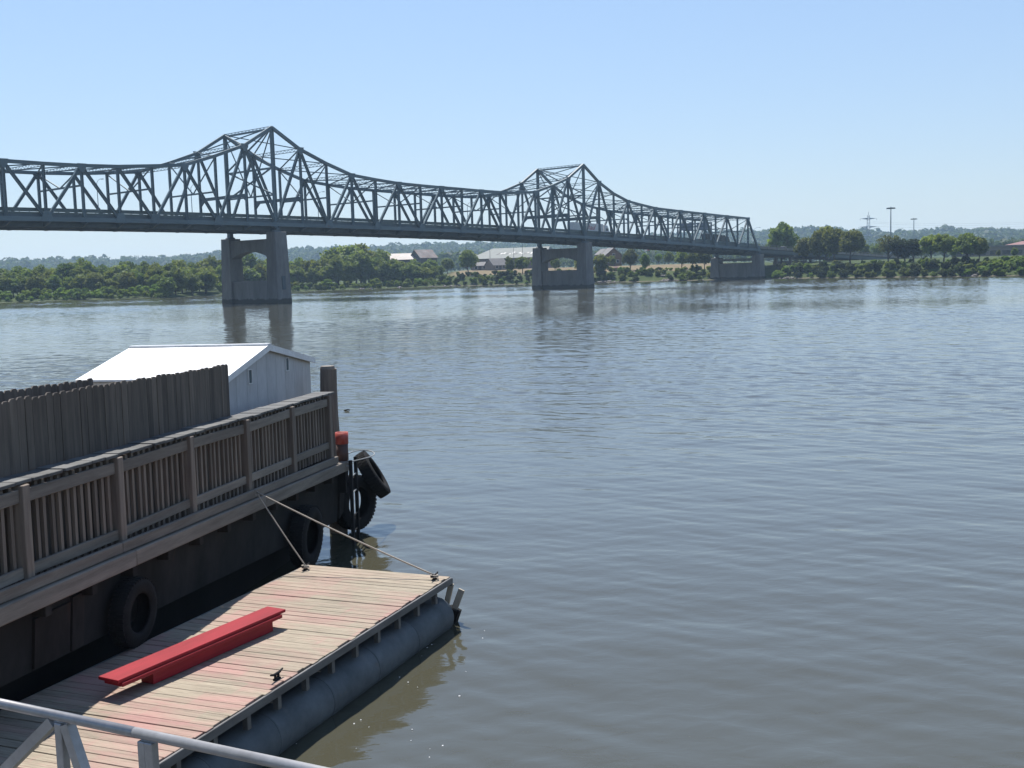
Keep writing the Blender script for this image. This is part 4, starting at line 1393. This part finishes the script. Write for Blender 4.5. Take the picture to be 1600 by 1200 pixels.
# -- park trees on the right bank
park = [
    ('park_tree', 'wood_tree', 1222, 345, 46, 0.9, 'tall ragged tree standing at the end of the bridge approach'),
    ('park_tree', 'brown_tree', 1256, 369, 17, 0.85, 'first of the row of brownish park trees on the right bank'),
    ('park_tree', 'brown_tree', 1282, 362, 18, 0.9, 'second of the row of brownish park trees on the right bank'),
    ('park_tree', 'brown_tree', 1305, 356, 19, 0.9, 'third of the row of brownish park trees on the right bank'),
    ('park_tree', 'brown_tree', 1330, 356, 17, 0.95, 'fourth and roundest of the row of brownish park trees'),
    ('bare_tree', 'sparse_tree', 1388, 363, 18, 1.0, 'thin leaved grey brown tree left of the dark pines'),
    ('pine_tree', 'pine_tree', 1403, 366, 18, 1.2, 'leftmost dark pine of the group below the tall light mast'),
    ('pine_tree', 'pine_tree', 1414, 368, 22, 1.2, 'middle dark pine of the group below the tall light mast'),
    ('pine_tree', 'pine_tree', 1427, 366, 19, 1.25, 'rightmost dark pine of the group below the tall light mast'),
    ('park_tree', 'bright_tree', 1455, 366, 19, 1.05, 'left of the two bright green park trees'),
    ('park_tree', 'bright_tree', 1475, 365, 18, 1.1, 'right of the two bright green park trees'),
    ('park_tree', 'park_tree', 1511, 364, 11, 1.05, 'big dark round tree leaning over the right bank'),
    ('park_tree', 'park_tree', 1530, 369, 14, 0.95, 'lower dark tree joined to the big round tree on its right'),
    ('park_tree', 'wood_tree', 1292, 351, 60, 0.9, 'tall tree rising behind the brownish park trees'),
    ('park_tree', 'wood_tree', 1585, 386, 55, 0.9, 'tree in front of the building with the faded red roof'),
    ('park_tree', 'brown_tree', 1560, 390, 60, 0.9, 'small tree left of the faded red roof'),
    ('park_tree', 'wood_tree', 1350, 378, 130, 1.0, 'low tree behind the road right of the park trees'),
    ('park_tree', 'wood_tree', 1372, 380, 150, 1.0, 'low tree behind the road left of the thin tree'),
    ('park_tree', 'park_tree', 1440, 385, 120, 1.0, 'low tree behind the dark pines'),
    ('park_tree', 'wood_tree', 1490, 386, 130, 1.0, 'low tree behind the two bright park trees'),
    ('park_tree', 'wood_tree', 1640, 366, 25, 1.0, 'park tree just beyond the right edge'),
]
for nm, key, x, y, d, w, lab in park:
    plant_to(nm, key, x, y, d, lab, w, group='park trees on the right bank')
GR_ = 'shrubs on the steep right bank'
x = 1216.0
while x < 1660:
    for d, h0 in ((1.6, 2.7), (6, 3.3), (10.5, 2.4), (14.5, 1.3)):
        if rnd.random() < 0.86:
            bright = x > 1545 or (x < 1245 and d < 8) or rnd.random() < 0.12
            plant('bank_shrub', 'green_shrub' if bright else ('dark_shrub' if rnd.random() < 0.5 else 'shrub'), bank(x + rnd.uniform(-5, 5), d + rnd.uniform(-1, 1)), h0 * rnd.uniform(0.65, 1.25), 'bush in the right bank thicket ' + sector(x), 'bush', GR_, rnd.uniform(0.85, 1.25))
    x += rnd.uniform(8, 12)

# -- pale rocks along the waterline
ROCK = []
for s in range(3):
    bm = bmesh.new()
    bmesh.ops.create_icosphere(bm, subdivisions=2, radius=0.5)
    g = random.Random(s + 40)
    for v_ in bm.verts:
        v_.co *= g.uniform(0.7, 1.15)
        v_.co.z *= 0.7
    me = bpy.data.meshes.new('shore_rock')
    bm.to_mesh(me); bm.free()
    me.materials.append(M['rock'])
    ROCK.append(me)
for i in range(110):
    x = rnd.choice((rnd.uniform(690, 1118), rnd.uniform(925, 960), rnd.uniform(1035, 1060), rnd.uniform(1215, 1250), rnd.uniform(1500, 1530), rnd.uniform(560, 720)))
    o = put('shore_rock', ROCK[i % 3])
    d = rnd.uniform(0.2, 3.0) if rnd.random() < 0.8 else rnd.uniform(3, 7)
    sc = rnd.uniform(0.5, 1.5)
    o.matrix_world = Matrix.Translation(bank(x, d, 0.1)) @ Matrix.Rotation(rnd.uniform(0, 6), 4, 'Z') @ Matrix.Diagonal((sc * 1.3, sc, sc * 0.8, 1))
    tag(o, 'pale rock at the far waterline ' + sector(x), 'rock', 'rocks along the far waterline')

# -- wooded hills, far beyond the bank: one mass
def hill_forest():
    g = np.random.default_rng(5)
    P_, S_ = [], []
    for _ in range(10500):
        a = g.uniform(math.radians(-30), math.radians(30))
        near = g.random() < 0.22
        d = g.uniform(260, 1000) if near else 1000 + 760 * g.random() ** 0.6
        x = az2x(a)
        if near and (x > 640 and d < 420):
            continue
        r = shore_r(a) + d
        z = terrain(a, d)
        h = g.uniform(7, 13) + (g.uniform(2, 7) if g.random() < 0.12 else 0)
        if near:
            lim = at(min(max(x, 0), 1600), float(np.interp(x, [s[0] for s in SKYL], [s[1] for s in SKYL])) + 10, r).z
            h = min(h, lim - z)
            if h < 4: continue
        P_.append((math.sin(a) * r, math.cos(a) * r, z)); S_.append(h)
    P_, S_ = np.array(P_), np.array(S_)
    nl = 26
    n = len(P_)
    e = g.normal(size=(n, nl, 3)); e[..., 2] = np.abs(e[..., 2]) * 1.1 - 0.35
    e /= np.linalg.norm(e, axis=2)[..., None]
    h = S_[:, None, None]
    pos = P_[:, None, :] + np.array([0, 0, 0.52]) * h + e * h * np.array([0.5, 0.5, 0.48]) * g.uniform(0.75, 1.05, (n, nl, 1))
    nr = e + g.normal(size=e.shape) * 0.45
    nr /= np.linalg.norm(nr, axis=2)[..., None]
    t = np.cross(nr, g.normal(size=e.shape)); t /= np.linalg.norm(t, axis=2)[..., None]
    bt = np.cross(nr, t)
    s = h * g.uniform(0.13, 0.25, (n, nl, 1))
    q = np.stack([pos - t * s, pos - bt * s, pos + t * s, pos + bt * s], 2).reshape(-1, 3)
    N = n * nl
    me = bpy.data.meshes.new('hill_forest')
    me.vertices.add(N * 4); me.vertices.foreach_set('co', q.ravel().astype(np.float32))
    me.loops.add(N * 4); me.loops.foreach_set('vertex_index', np.arange(N * 4, dtype=np.int32))
    me.polygons.add(N); me.polygons.foreach_set('loop_start', np.arange(0, N * 4, 4, dtype=np.int32))
    me.update(calc_edges=True)
    me.materials.append(M['leaf_hill'])
    o = put('hill_forest', me)
    tag(o, 'hazy green woods covering the distant hills', 'forest', kind='stuff')


hill_forest()

# ================================================================== BUILDINGS ON THE FAR BANK
def facing(p, turn=0.0):
    """frame at p: local -y looks back toward the river, x to the right"""
    a = math.atan2(p.x, p.y)
    return Matrix.Translation(p) @ Matrix.Rotation(-a + turn, 4, 'Z')


def windows(root, wall_y, cells, w, h, frame='white_paint'):
    for cx, cz in cells:
        f = MB().box((cx - w / 2 - 0.1, wall_y - 0.08, cz - 0.1), (cx + w / 2 + 0.1, wall_y - 0.003, cz + h + 0.1)).build('window', frame, root)
        MB().box((cx - w / 2, wall_y - 0.12, cz), (cx + w / 2, wall_y - 0.083, cz + h)).build('pane', 'glass', f)


def house(name, label, p, turn, L, Wd, hw, hr, wall, roof, ridge='x', over=0.4, win=(), door=None, cat='house'):
    root = empty(name, facing(p, turn), label, cat)
    if ridge == 'x':
        prof = [(-Wd / 2, 0), (Wd / 2, 0), (Wd / 2, hw), (0, hw + hr), (-Wd / 2, hw)]
        MB().prism([(-L / 2, y, z - 0.4 if z == 0 else z) for y, z in prof], (L, 0, 0)).build('wall', wall, root)
        for s in (-1, 1):
            k = (Wd / 2 + over) / (Wd / 2)
            MB().hexa([(-L / 2 - over, 0, hw + hr + 0.03), (L / 2 + over, 0, hw + hr + 0.03), (L / 2 + over, s * Wd / 2 * k, hw + hr - hr * k + 0.03), (-L / 2 - over, s * Wd / 2 * k, hw + hr - hr * k + 0.03)],
                      [(-L / 2 - over, 0, hw + hr + 0.25), (L / 2 + over, 0, hw + hr + 0.25), (L / 2 + over, s * Wd / 2 * k, hw + hr - hr * k + 0.25), (-L / 2 - over, s * Wd / 2 * k, hw + hr - hr * k + 0.25)]).build('roof', roof, root)
        wy = -Wd / 2
    else:
        prof = [(-L / 2, 0), (L / 2, 0), (L / 2, hw), (0, hw + hr), (-L / 2, hw)]
        MB().prism([(x, -Wd / 2, z - 0.4 if z == 0 else z) for x, z in prof], (0, Wd, 0)).build('wall', wall, root)
        for s in (-1, 1):
            k = (L / 2 + over) / (L / 2)
            MB().hexa([(0, -Wd / 2 - over, hw + hr + 0.03), (0, Wd / 2 + over, hw + hr + 0.03), (s * L / 2 * k, Wd / 2 + over, hw + hr - hr * k + 0.03), (s * L / 2 * k, -Wd / 2 - over, hw + hr - hr * k + 0.03)],
                      [(0, -Wd / 2 - over, hw + hr + 0.25), (0, Wd / 2 + over, hw + hr + 0.25), (s * L / 2 * k, Wd / 2 + over, hw + hr - hr * k + 0.25), (s * L / 2 * k, -Wd / 2 - over, hw + hr - hr * k + 0.25)]).build('roof', roof, root)
        wy = -Wd / 2
    windows(root, wy, win, 1.2, 1.4)
    if door is not None:
        MB().box((door - 0.5, wy - 0.1, -0.1), (door + 0.5, wy - 0.003, 2.1)).build('door', 'dark_wall', root)
    return root


def gp(x, d):
    return bank(x, d)


def fit(x, ytop, p):
    return at(x, ytop, math.hypot(p.x, p.y)).z - p.z


# old barn: long rusty roof and a tall gabled end
p = gp(630, 120); h = fit(630, 396, p)
barn = house('old_barn', 'old barn with a long rusty tin roof among the trees', p, math.radians(-14), 22, 9, h - 3.2, 3.0, 'dark_wall', 'rust_roof', cat='barn')
p = gp(663, 116); h = fit(663, 390, p)
house('barn_tower', 'tall dark gabled barn end beside the rusty roof', p, math.radians(38), 11, 9, h - 4.2, 4.0, 'dark_wall', 'rust_roof', 'x', cat='barn', win=((0, h - 5.5),))

# long building with a broad grey green roof
p = gp(806, 190); h = fit(806, 387, p)
hall = empty('long_hall', facing(p, math.radians(-24)), 'long brick hall with a broad grey green roof behind the trees', 'building')
LH, WH = 46, 24
hw = h * 0.52
MB().box((-LH / 2, -WH / 2, -0.5), (LH / 2, WH / 2, hw)).build('wall', 'brick_wall', hall)
rf = MB()
rf.add([(-LH / 2 - 1.5, -WH / 2 - 1.5, hw), (LH / 2 + 1.5, -WH / 2 - 1.5, hw), (LH / 2 + 1.5, WH / 2 + 1.5, hw), (-LH / 2 - 1.5, WH / 2 + 1.5, hw), (-LH / 2 + 9, 0, h), (LH / 2 - 1, 0, h)],
       [(0, 1, 5, 4), (1, 2, 5), (2, 3, 4, 5), (3, 0, 4), (3, 2, 1, 0)])
ro = rf.build('roof', 'green_roof', hall)
nrm_y, nrm_z = -(h - hw), (WH / 2 + 1.5)
for i in range(12):             # pale worn sheets on the roof
    x0 = -8 + i * 1.9 + rnd.uniform(-0.3, 0.3)
    t0 = rnd.uniform(0.32, 0.42); t1 = t0 + rnd.uniform(0.08, 0.20) * (1.5 if i > 12 else 1)
    f_ = lambda x_, t: (x_, -(WH / 2 + 1.5) * (1 - t), hw + (h - hw) * t + 0.06)
    MB().prism([f_(x0, t0), f_(x0 + rnd.uniform(0.8, 1.7), t0), f_(x0 + 1.8, t1), f_(x0 + 0.7, t1)], (0, 0.0, 0.05)).build('roof_patch', 'grey_roof' if i % 3 == 0 else 'cable', hall)
for i in range(8):
    windows(hall, -WH / 2, ((-18 + i * 5, 1.5),), 1.6, 1.8)
for x, d, lab in ((767, 150, 'leftmost lamp post in front of the long hall'), (804, 155, 'middle lamp post in front of the long hall'), (818, 150, 'tallest lamp post in front of the long hall'), (730, 160, 'lamp post behind the lone round tree')):
    p = gp(x, d)
    y = {767: 386, 804: 386, 818: 376.5, 730: 382}[x]
    hh = fit(x, y, p)
    lp = empty('lamp_post', facing(p), lab, 'lamp post', 'lamp posts by the long hall')
    MB().tube([(0, 0, -0.2), (0, 0, hh)], [0.16, 0.09], 8).build('pole', 'rim', lp)
    MB().bar((0, 0, hh - 0.1), (1.3, 0, hh), 0.1, 0.1).build('arm', 'rim', lp)
    MB().box((0.7, -0.25, hh - 0.1), (1.6, 0.25, hh + 0.12)).build('lamp_head', 'sign_grey', lp)
p = gp(776, 70)
house('small_house', 'small gabled house with a pale roof in front of the long hall', p, math.radians(35), 8, 7, 2.2, 3.0, 'tan_wall', 'grey_roof', win=((-2, 0.7), (2, 0.7)), door=0)
p = gp(753, 75)
house('small_house', 'low pale roofed house left of the gabled one', p, math.radians(-10), 8, 6, 2.0, 1.6, 'tan_wall', 'grey_roof', win=((-2, 0.5), (2, 0.5)), door=0.0)
# timber lodge under the bridge
p = gp(955, 95); h = fit(955, 387.5, p)
house('timber_lodge', 'brown timber lodge with a steep gable right of the middle pier', p, math.radians(18), 8, 9, h - 3.4, 3.2, 'timber_brown', 'grey_roof', 'y', 0.7, win=((0, h - 4.2), (-2, 1.5), (2, 1.5)), door=0)
p = gp(944, 105); h = fit(944, 389, p)
house('timber_lodge', 'smaller gable beside the brown timber lodge', p, math.radians(18), 6, 8, h - 2.6, 2.4, 'timber_brown', 'grey_roof', 'y', 0.5, win=((0, h - 3.4),))
# flagpole
p = gp(1016, 60); h = fit(1016, 384.5, p)
fp = empty('flagpole', facing(p), 'flagpole with a drooping white and red flag under the bridge', 'flagpole')
MB().tube([(0, 0, -0.2), (0, 0, h)], [0.09, 0.05], 8).build('pole', 'rim', fp)
for (x0, x1, mt) in ((-0.9, -0.05, 'flag_red'), (-2.2, -0.9, 'white_paint')):
    vv, ff = [], []
    for i in range(7):
        for j in range(7):
            t, s = i / 6, j / 6
            xx = x0 + (x1 - x0) * t
            vv.append((xx, 0.12 * math.sin(xx * 4 + s), h - 0.1 - 1.7 * s - 0.25 * abs(xx)))
    ff = [(i * 7 + j, (i + 1) * 7 + j, (i + 1) * 7 + j + 1, i * 7 + j + 1) for i in range(6) for j in range(6)]
    fo = MB().add(vv, ff).build('flag_cloth', mt, fp, True)
    so = fo.modifiers.new('thick', 'SOLIDIFY'); so.thickness = 0.02
# picnic kiosk in the dry field, low fence posts
p = gp(963, 34)
house('field_kiosk', 'tiny brown kiosk in the dry field right of the middle pier', p, 0, 1.8, 1.4, 1.3, 0.5, 'brick_wall', 'brick_wall', over=0.15, cat='kiosk')
# right bank: low building with faded red pyramid roof
p = gp(1565, 190); h = fit(1565, 385.5, p)
low = empty('low_building', facing(p, math.radians(-8)), 'long low tan building on the far right behind the park', 'building')
MB().box((-20, -8, -0.5), (30, 8, h)).build('wall', 'tan_wall', low)
MB().box((-20.5, -8.6, h + 0.003), (30.5, 8.6, h + 0.6)).build('roof_edge', 'grey_roof', low)
for i in range(9):
    windows(low, -8, ((-17 + i * 5, 0.8),), 3.2, 1.8, 'tan_wall')
p2_ = gp(1598, 205); h2 = fit(1598, 376.5, p2_); hw2 = fit(1598, 384.5, p2_)
pyr = empty('pavilion', facing(p2_, math.radians(-8)), 'pavilion with a faded red pyramid roof at the right edge', 'building')
MB().box((-8, -8, -0.5), (8, 8, hw2)).build('wall', 'tan_wall', pyr)
MB().add([(-9.5, -9.5, hw2), (9.5, -9.5, hw2), (9.5, 9.5, hw2), (-9.5, 9.5, hw2), (0, 0, h2)], [(0, 1, 4), (1, 2, 4), (2, 3, 4), (3, 0, 4), (3, 2, 1, 0)]).build('roof', 'pink_roof', pyr)
# houses on the right hill
for x, y, d, L, lab in ((1436, 364.5, 1500, 16, 'white house on the hill above the park'), (1552, 362.5, 1550, 22, 'pale roofed house among the trees on the right hill'), (1566, 379, 900, 9, 'small white house low on the right hill')):
    p = bank(x, d)
    tz = at(x, y, math.hypot(p.x, p.y)).z
    p.z = max(p.z, tz - 9)
    house('hill_house', lab, p, 0.1, L, 9, max(3, tz - p.z - 2.5), 3, 'white_paint', 'white_paint' if x != 1552 else 'grey_roof', win=((-3, 1), (3, 1)))

# ================================================================== MASTS, PYLON, LAMPS, WIRES
for x, ytop, dist, lab, nlamp in ((1392, 323, 560, 'tallest light mast rising above the dark pines', 8), (1428, 340.5, 760, 'shorter light mast above the rightmost pine', 6)):
    a_ = ray(x, 400)
    q = at(x, ytop, dist)
    base = terrain(math.atan2(q.x, q.y), dist - shore_r(math.atan2(q.x, q.y)))
    hh = q.z - base
    r_ = empty('light_mast', Matrix.Translation((q.x, q.y, base)), lab, 'light mast', 'tall light masts on the right bank')
    MB().tube([(0, 0, -0.5), (0, 0, hh)], [0.42, 0.2], 10).build('mast', 'sign_grey', r_)
    MB().lathe([(0.9, hh - 0.9), (1.1, hh - 0.9), (1.1, hh - 0.6), (0.9, hh - 0.6)], 16, closed=True).build('ring', 'rim', r_)
    for i in range(nlamp):
        t = 2 * math.pi * i / nlamp
        MB().hexa([(1.0 * math.cos(t + s_) * k, 1.0 * math.sin(t + s_) * k, hh - 1.0) for s_, k in ((-0.3, 0.9), (-0.2, 2.1), (0.2, 2.1), (0.3, 0.9))],
                  [(1.0 * math.cos(t + s_) * k, 1.0 * math.sin(t + s_) * k, hh - 0.45) for s_, k in ((-0.3, 0.9), (-0.2, 2.0), (0.2, 2.0), (0.3, 0.9))]).build('lamp_head', 'steel_dark', r_)

q = at(1357, 331, 1150)
a_ = math.atan2(q.x, q.y)
base = terrain(a_, 1150 - shore_r(a_))
hh = q.z - base
pyl = empty('power_pylon', Matrix.Translation((q.x, q.y, base)) @ Matrix.Rotation(-a_ + 0.3, 4, 'Z'), 'grey lattice power pylon with three pairs of arms on the skyline', 'pylon')
wb = 3.2
lev = [(0, wb), (hh * 0.35, 2.2), (hh * 0.6, 1.35), (hh * 0.8, 1.1), (hh * 0.93, 0.8)]
for sx in (-1, 1):
    for sy in (-1, 1):
        for (z0, w0), (z1, w1) in zip(lev, lev[1:]):
            MB().bar((sx * w0, sy * w0, z0), (sx * w1, sy * w1, z1), 0.2, 0.2).build('corner_leg', 'sign_grey', pyl)
for (z0, w0), (z1, w1) in zip(lev, lev[1:]):
    for s in (-1, 1):
        MB().bar((-w0, s * w0, z0), (w1, s * w1, z1), 0.13, 0.13).build('lattice', 'sign_grey', pyl)
        MB().bar((w0, s * w0, z0), (-w1, s * w1, z1), 0.13, 0.13).build('lattice', 'sign_grey', pyl)
for zf, la_ in ((0.52, 8.5), (0.69, 9.5), (0.86, 8.0)):
    z = hh * zf
    for s in (-1, 1):
        MB().add([(s * 0.9, -0.9, z - 0.9), (s * 0.9, 0.9, z - 0.9), (s * la_, 0, z + 0.2), (s * 0.9, -0.5, z + 0.8), (s * 0.9, 0.5, z + 0.8)], [(0, 1, 2), (3, 2, 4), (0, 2, 3), (1, 4, 2), (0, 3, 4, 1)]).build('cross_arm', 'sign_grey', pyl)
        MB().tube([(s * la_, 0, z), (s * la_, 0, z - 1.6)], 0.14, 6).build('insulator', 'rim', pyl)
MB().bar((0, 0, hh * 0.93), (0, 0, hh), 0.3, 0.3).build('spike', 'sign_grey', pyl)
for i, (y0, y1, s_) in enumerate(((346.5, 346.8, 3), (348.5, 347.2, 4), (353.5, 352.6, 3))):
    e0, e1 = at(1364, y0, 1150), at(1720, y1 - 6, 1040)
    curve_rope('power_line', ('upper', 'middle', 'lower')[i] + ' thin power line running right from the pylon', sag(e0, e1, s_, 30), 0.07, 'sign_grey', 'wire', 4)


def street_lamp(p, h, reach, lab, turn):
    r_ = empty('street_lamp', Matrix.Translation(p) @ Matrix.Rotation(turn, 4, 'Z'), lab, 'street lamp', 'street lamps on the bridge')
    MB().tube([(0, 0, 0), (0, 0, h)], [0.1, 0.06], 8).build('pole', 'sign_grey', r_)
    MB().tube([(0, 0, h - 0.02), (reach * 0.3, 0, h + 0.5), (reach * 0.7, 0, h + 0.7), (reach, 0, h + 0.65)], 0.045, 6).build('arm', 'sign_grey', r_)
    MB().hexa([(reach - 0.1, -0.14, h + 0.55), (reach + 0.6, -0.1, h + 0.55), (reach + 0.6, 0.1, h + 0.55), (reach - 0.1, 0.14, h + 0.55)], [(reach - 0.1, -0.1, h + 0.72), (reach + 0.6, -0.06, h + 0.68), (reach + 0.6, 0.06, h + 0.68), (reach - 0.1, 0.1, h + 0.72)]).build('lamp_head', 'sign_grey', r_)


tb = math.atan2(BP.y, BP.x)
for k, v, lab in ((-4.4, BW - 1.1, 'street lamp on the bridge between the left edge and the first peak'), (-1.4, BW - 1.1, 'street lamp on the bridge just left of the first peak'), (3.4, BW - 1.1, 'street lamp on the bridge right of the first peak'), (10.6, BW - 1.1, 'street lamp on the bridge left of the second peak'), (32.6, BW - 1.1, 'street lamp at the end of the bridge beside the ragged tree')):
    street_lamp(bp(k, v, zb(k) + (0.0 if k > 29 else 0.004)), 8.2 if k < 30 else 9.0, 2.2, lab, tb + math.pi)

# ================================================================== TRAFFIC
def wheel(root, x, y, r, w):
    o = MB().lathe([(r * 0.55, -w / 2), (r * 0.92, -w / 2), (r, -w / 3), (r, w / 3), (r * 0.92, w / 2), (r * 0.55, w / 2)], 20, closed=True).build('wheel', 'rubber', root, True)
    o.matrix_local = Matrix.Translation((x, y, r)) @ Matrix.Rotation(math.pi / 2, 4, 'X')
    h = MB().lathe([(0.02, -w / 4), (r * 0.56, -w / 4), (r * 0.56, w / 4), (0.02, w / 4)], 16, closed=True).build('rim', 'galv', o)


def road(k, v):
    s = (zb(k + 0.5) - zb(k - 0.5)) / PANEL
    x = (BD + V((0, 0, s))).normalized()
    z = x.cross(BP); z = z if z.z > 0 else -z
    y = z.cross(x)
    p = bp(k, v, zb(k) + 0.004)
    return Matrix(((x.x, y.x, z.x, p.x), (x.y, y.y, z.y, p.y), (x.z, y.z, z.z, p.z), (0, 0, 0, 1)))


def text_part(name, body, size, material, parent, m):
    cu = bpy.data.curves.new(name, 'FONT')
    cu.body = body; cu.size = size; cu.extrude = 0.006; cu.shear = 0.35
    cu.align_x = 'CENTER'; cu.align_y = 'CENTER'
    to = bpy.data.objects.new('tmp', cu); COL.objects.link(to)
    dg = bpy.context.evaluated_depsgraph_get()
    me = bpy.data.meshes.new_from_object(to.evaluated_get(dg))
    bpy.data.objects.remove(to)
    me.materials.clear(); me.materials.append(M[material])
    return put(name, me, parent, m)


def truck(k, v, label, box_mat, L=14.6, text=None, cab_mat='white_paint', flip=1):
    r_ = empty('truck', road(k, v) @ Matrix.Rotation(0 if flip > 0 else math.pi, 4, 'Z'), label, 'truck')
    MB().box((-L / 2, -1.28, 1.15), (L / 2, 1.28, 4.05)).build('trailer_box', box_mat, r_, bevel=0.03)
    MB().box((-L / 2 + 0.3, -0.5, 0.85), (L / 2 - 0.2, 0.5, 1.147)).build('chassis', 'black_metal', r_)
    c0 = L / 2 + 0.7
    pts = [(c0, 0.55), (c0 + 4.6, 0.55), (c0 + 4.6, 1.75), (c0 + 2.7, 1.95), (c0 + 2.2, 3.0), (c0 + 1.6, 3.75), (c0, 3.9)]
    MB().prism([(x, -1.2, z) for x, z in pts], (0, 2.4, 0)).build('cab', cab_mat, r_, bevel=0.06)
    MB().box((c0 + 0.9, -1.215, 2.05), (c0 + 2.0, 1.215, 2.85)).build('side_window', 'glass', r_)
    for x in (-L / 2 + 1.0, -L / 2 + 2.2, L / 2 - 0.6, L / 2 + 0.55, c0 + 3.6):
        for s in (-1.02, 1.02):
            wheel(r_, x, s, 0.5, 0.34)
    if text:
        text_part('lettering', text, 2.1, 'flag_red', r_, Matrix.Translation((0.6, -1.30, 2.75)) @ Matrix.Rotation(math.pi / 2, 4, 'X'))
    return r_


truck(15.75, 4.0, 'white lorry trailer with red lettering on the bridge at the second peak', 'white_paint', 14.6, 'Ahaul')
truck(25.9, 5.0, 'dark box truck near the right end of the bridge', 'car_dark', 12.0, None, 'car_dark')


def car(k, v, label, paint):
    r_ = empty('car', road(k, v), label, 'car', 'cars on the bridge')
    low = [(-2.3, 0.35), (2.3, 0.35), (2.35, 0.75), (1.3, 0.98), (-2.1, 1.02), (-2.35, 0.8)]
    MB().prism([(x, -0.9, z) for x, z in low], (0, 1.8, 0)).build('body', paint, r_, bevel=0.05)
    b_ = [(-2.0, 1.02), (1.25, 0.99), (0.45, 1.62), (-1.5, 1.66)]
    MB().prism([(x, -0.8, z + 0.002) for x, z in b_], (0, 1.6, 0)).build('cabin', 'glass', r_, bevel=0.04)
    MB().box((-1.45, -0.74, 1.66), (0.4, 0.74, 1.73)).build('roof', paint, r_, bevel=0.02)
    for x in (-1.4, 1.4):
        for s in (-0.82, 0.82):
            wheel(r_, x, s, 0.33, 0.22)
    for s in (-0.6, 0.6):
        MB().box((2.3, s - 0.18, 0.6), (2.37, s + 0.18, 0.75)).build('headlight', 'galv', r_)


car(-2.4, 5.0, 'dark car on the bridge just left of the first peak', 'car_dark')
car(11.9, 5.0, 'dark car on the bridge just left of the second peak', 'car_dark')
car(5.1, 5.0, 'dark car on the bridge right of the first peak', 'car_dark')
car(32.7, 4.0, 'white car leaving the bridge at the right end', 'white_paint')

# road sign gantry near the right end
sg = empty('sign_gantry', road(25.0, BW / 2), 'grey sign gantry over the road near the right end of the bridge', 'sign')
for v in (-6.9, 6.9):
    MB().box((-0.2, v - 0.2, 0), (0.2, v + 0.2, 7.9)).build('post', 'sign_grey', sg)
MB().box((-0.25, -7.1, 6.4), (0.25, 7.1, 6.8)).build('beam', 'sign_grey', sg)
MB().box((-0.25, -7.1, 7.5), (0.25, 7.1, 7.9)).build('beam', 'sign_grey', sg)
for v in (-3.6, 3.2):
    MB().box((-0.42, v - 2.4, 5.5), (-0.3, v + 2.4, 8.0)).build('sign_board', 'sign_grey', sg)

# ================================================================== SMALL THINGS ON THE WATER
q = on_z(537, 642, 0)
dw = MB().tube([(-0.3, 0, -0.02), (-0.1, 0.02, 0.06), (0.15, 0.0, 0.10), (0.32, 0.03, 0.05)], [0.03, 0.06, 0.05, 0.015], 7).build('driftwood', 'hull_black', None, True)
dw.matrix_world = Matrix.Translation(q + V((0.12, 0, 0))) @ Matrix.Rotation(0.5, 4, 'Z') @ Matrix.Scale(0.5, 4)
tag(dw, 'small dark piece of driftwood on the water right of the mooring pile', 'driftwood')
fl = MB()  # small white flecks stand in for sun glints on the ripples
g = random.Random(8)
for i in range(34):
    if i < 34:
        t = g.random()
        x, y = 700 - 400 * t + g.uniform(10, 240) * (0.4 + t), 960 + 240 * t + g.uniform(-30, 70)
    else:
        x, y = g.uniform(700, 1590), g.uniform(560, 1190)
    if y > 1199: continue
    c = on_z(x, y, 0.004)
    s = g.uniform(0.005, 0.014)
    n_ = 6
    fl.add([(c.x + s * g.uniform(0.7, 1.5) * math.cos(2 * math.pi * j / n_), c.y + s * math.sin(2 * math.pi * j / n_), 0.004) for j in range(n_)] + [(c.x, c.y, 0.012)], [(j, (j + 1) % n_, n_) for j in range(n_)])
fo = fl.build('glint_flecks', 'white_paint')
tag(fo, 'scattered white flecks painted as sun glints on the water', 'sun glint', kind='stuff')

# ================================================================== HAZE
hz = MB().box((-3300, -330, -4.2), (3300, 3400, 100)).fix('haze', None)
mh = bpy.data.materials.new('summer_haze')
mh.use_nodes = True
nt = mh.node_tree
for n_ in list(nt.nodes):
    if n_.type != 'OUTPUT_MATERIAL':
        nt.nodes.remove(n_)
pv = nt.nodes.new('ShaderNodeVolumePrincipled')
pv.inputs['Color'].default_value = (0.55, 0.76, 1.0, 1)
pv.inputs['Density'].default_value = 0.00016
pv.inputs['Anisotropy'].default_value = 0.3
nt.links.new(pv.outputs['Volume'], nt.nodes['Material Output'].inputs['Volume'])
hz.materials.append(mh)
ho = put('haze', hz)
tag(ho, 'thin summer haze over the river valley', kind='stuff')
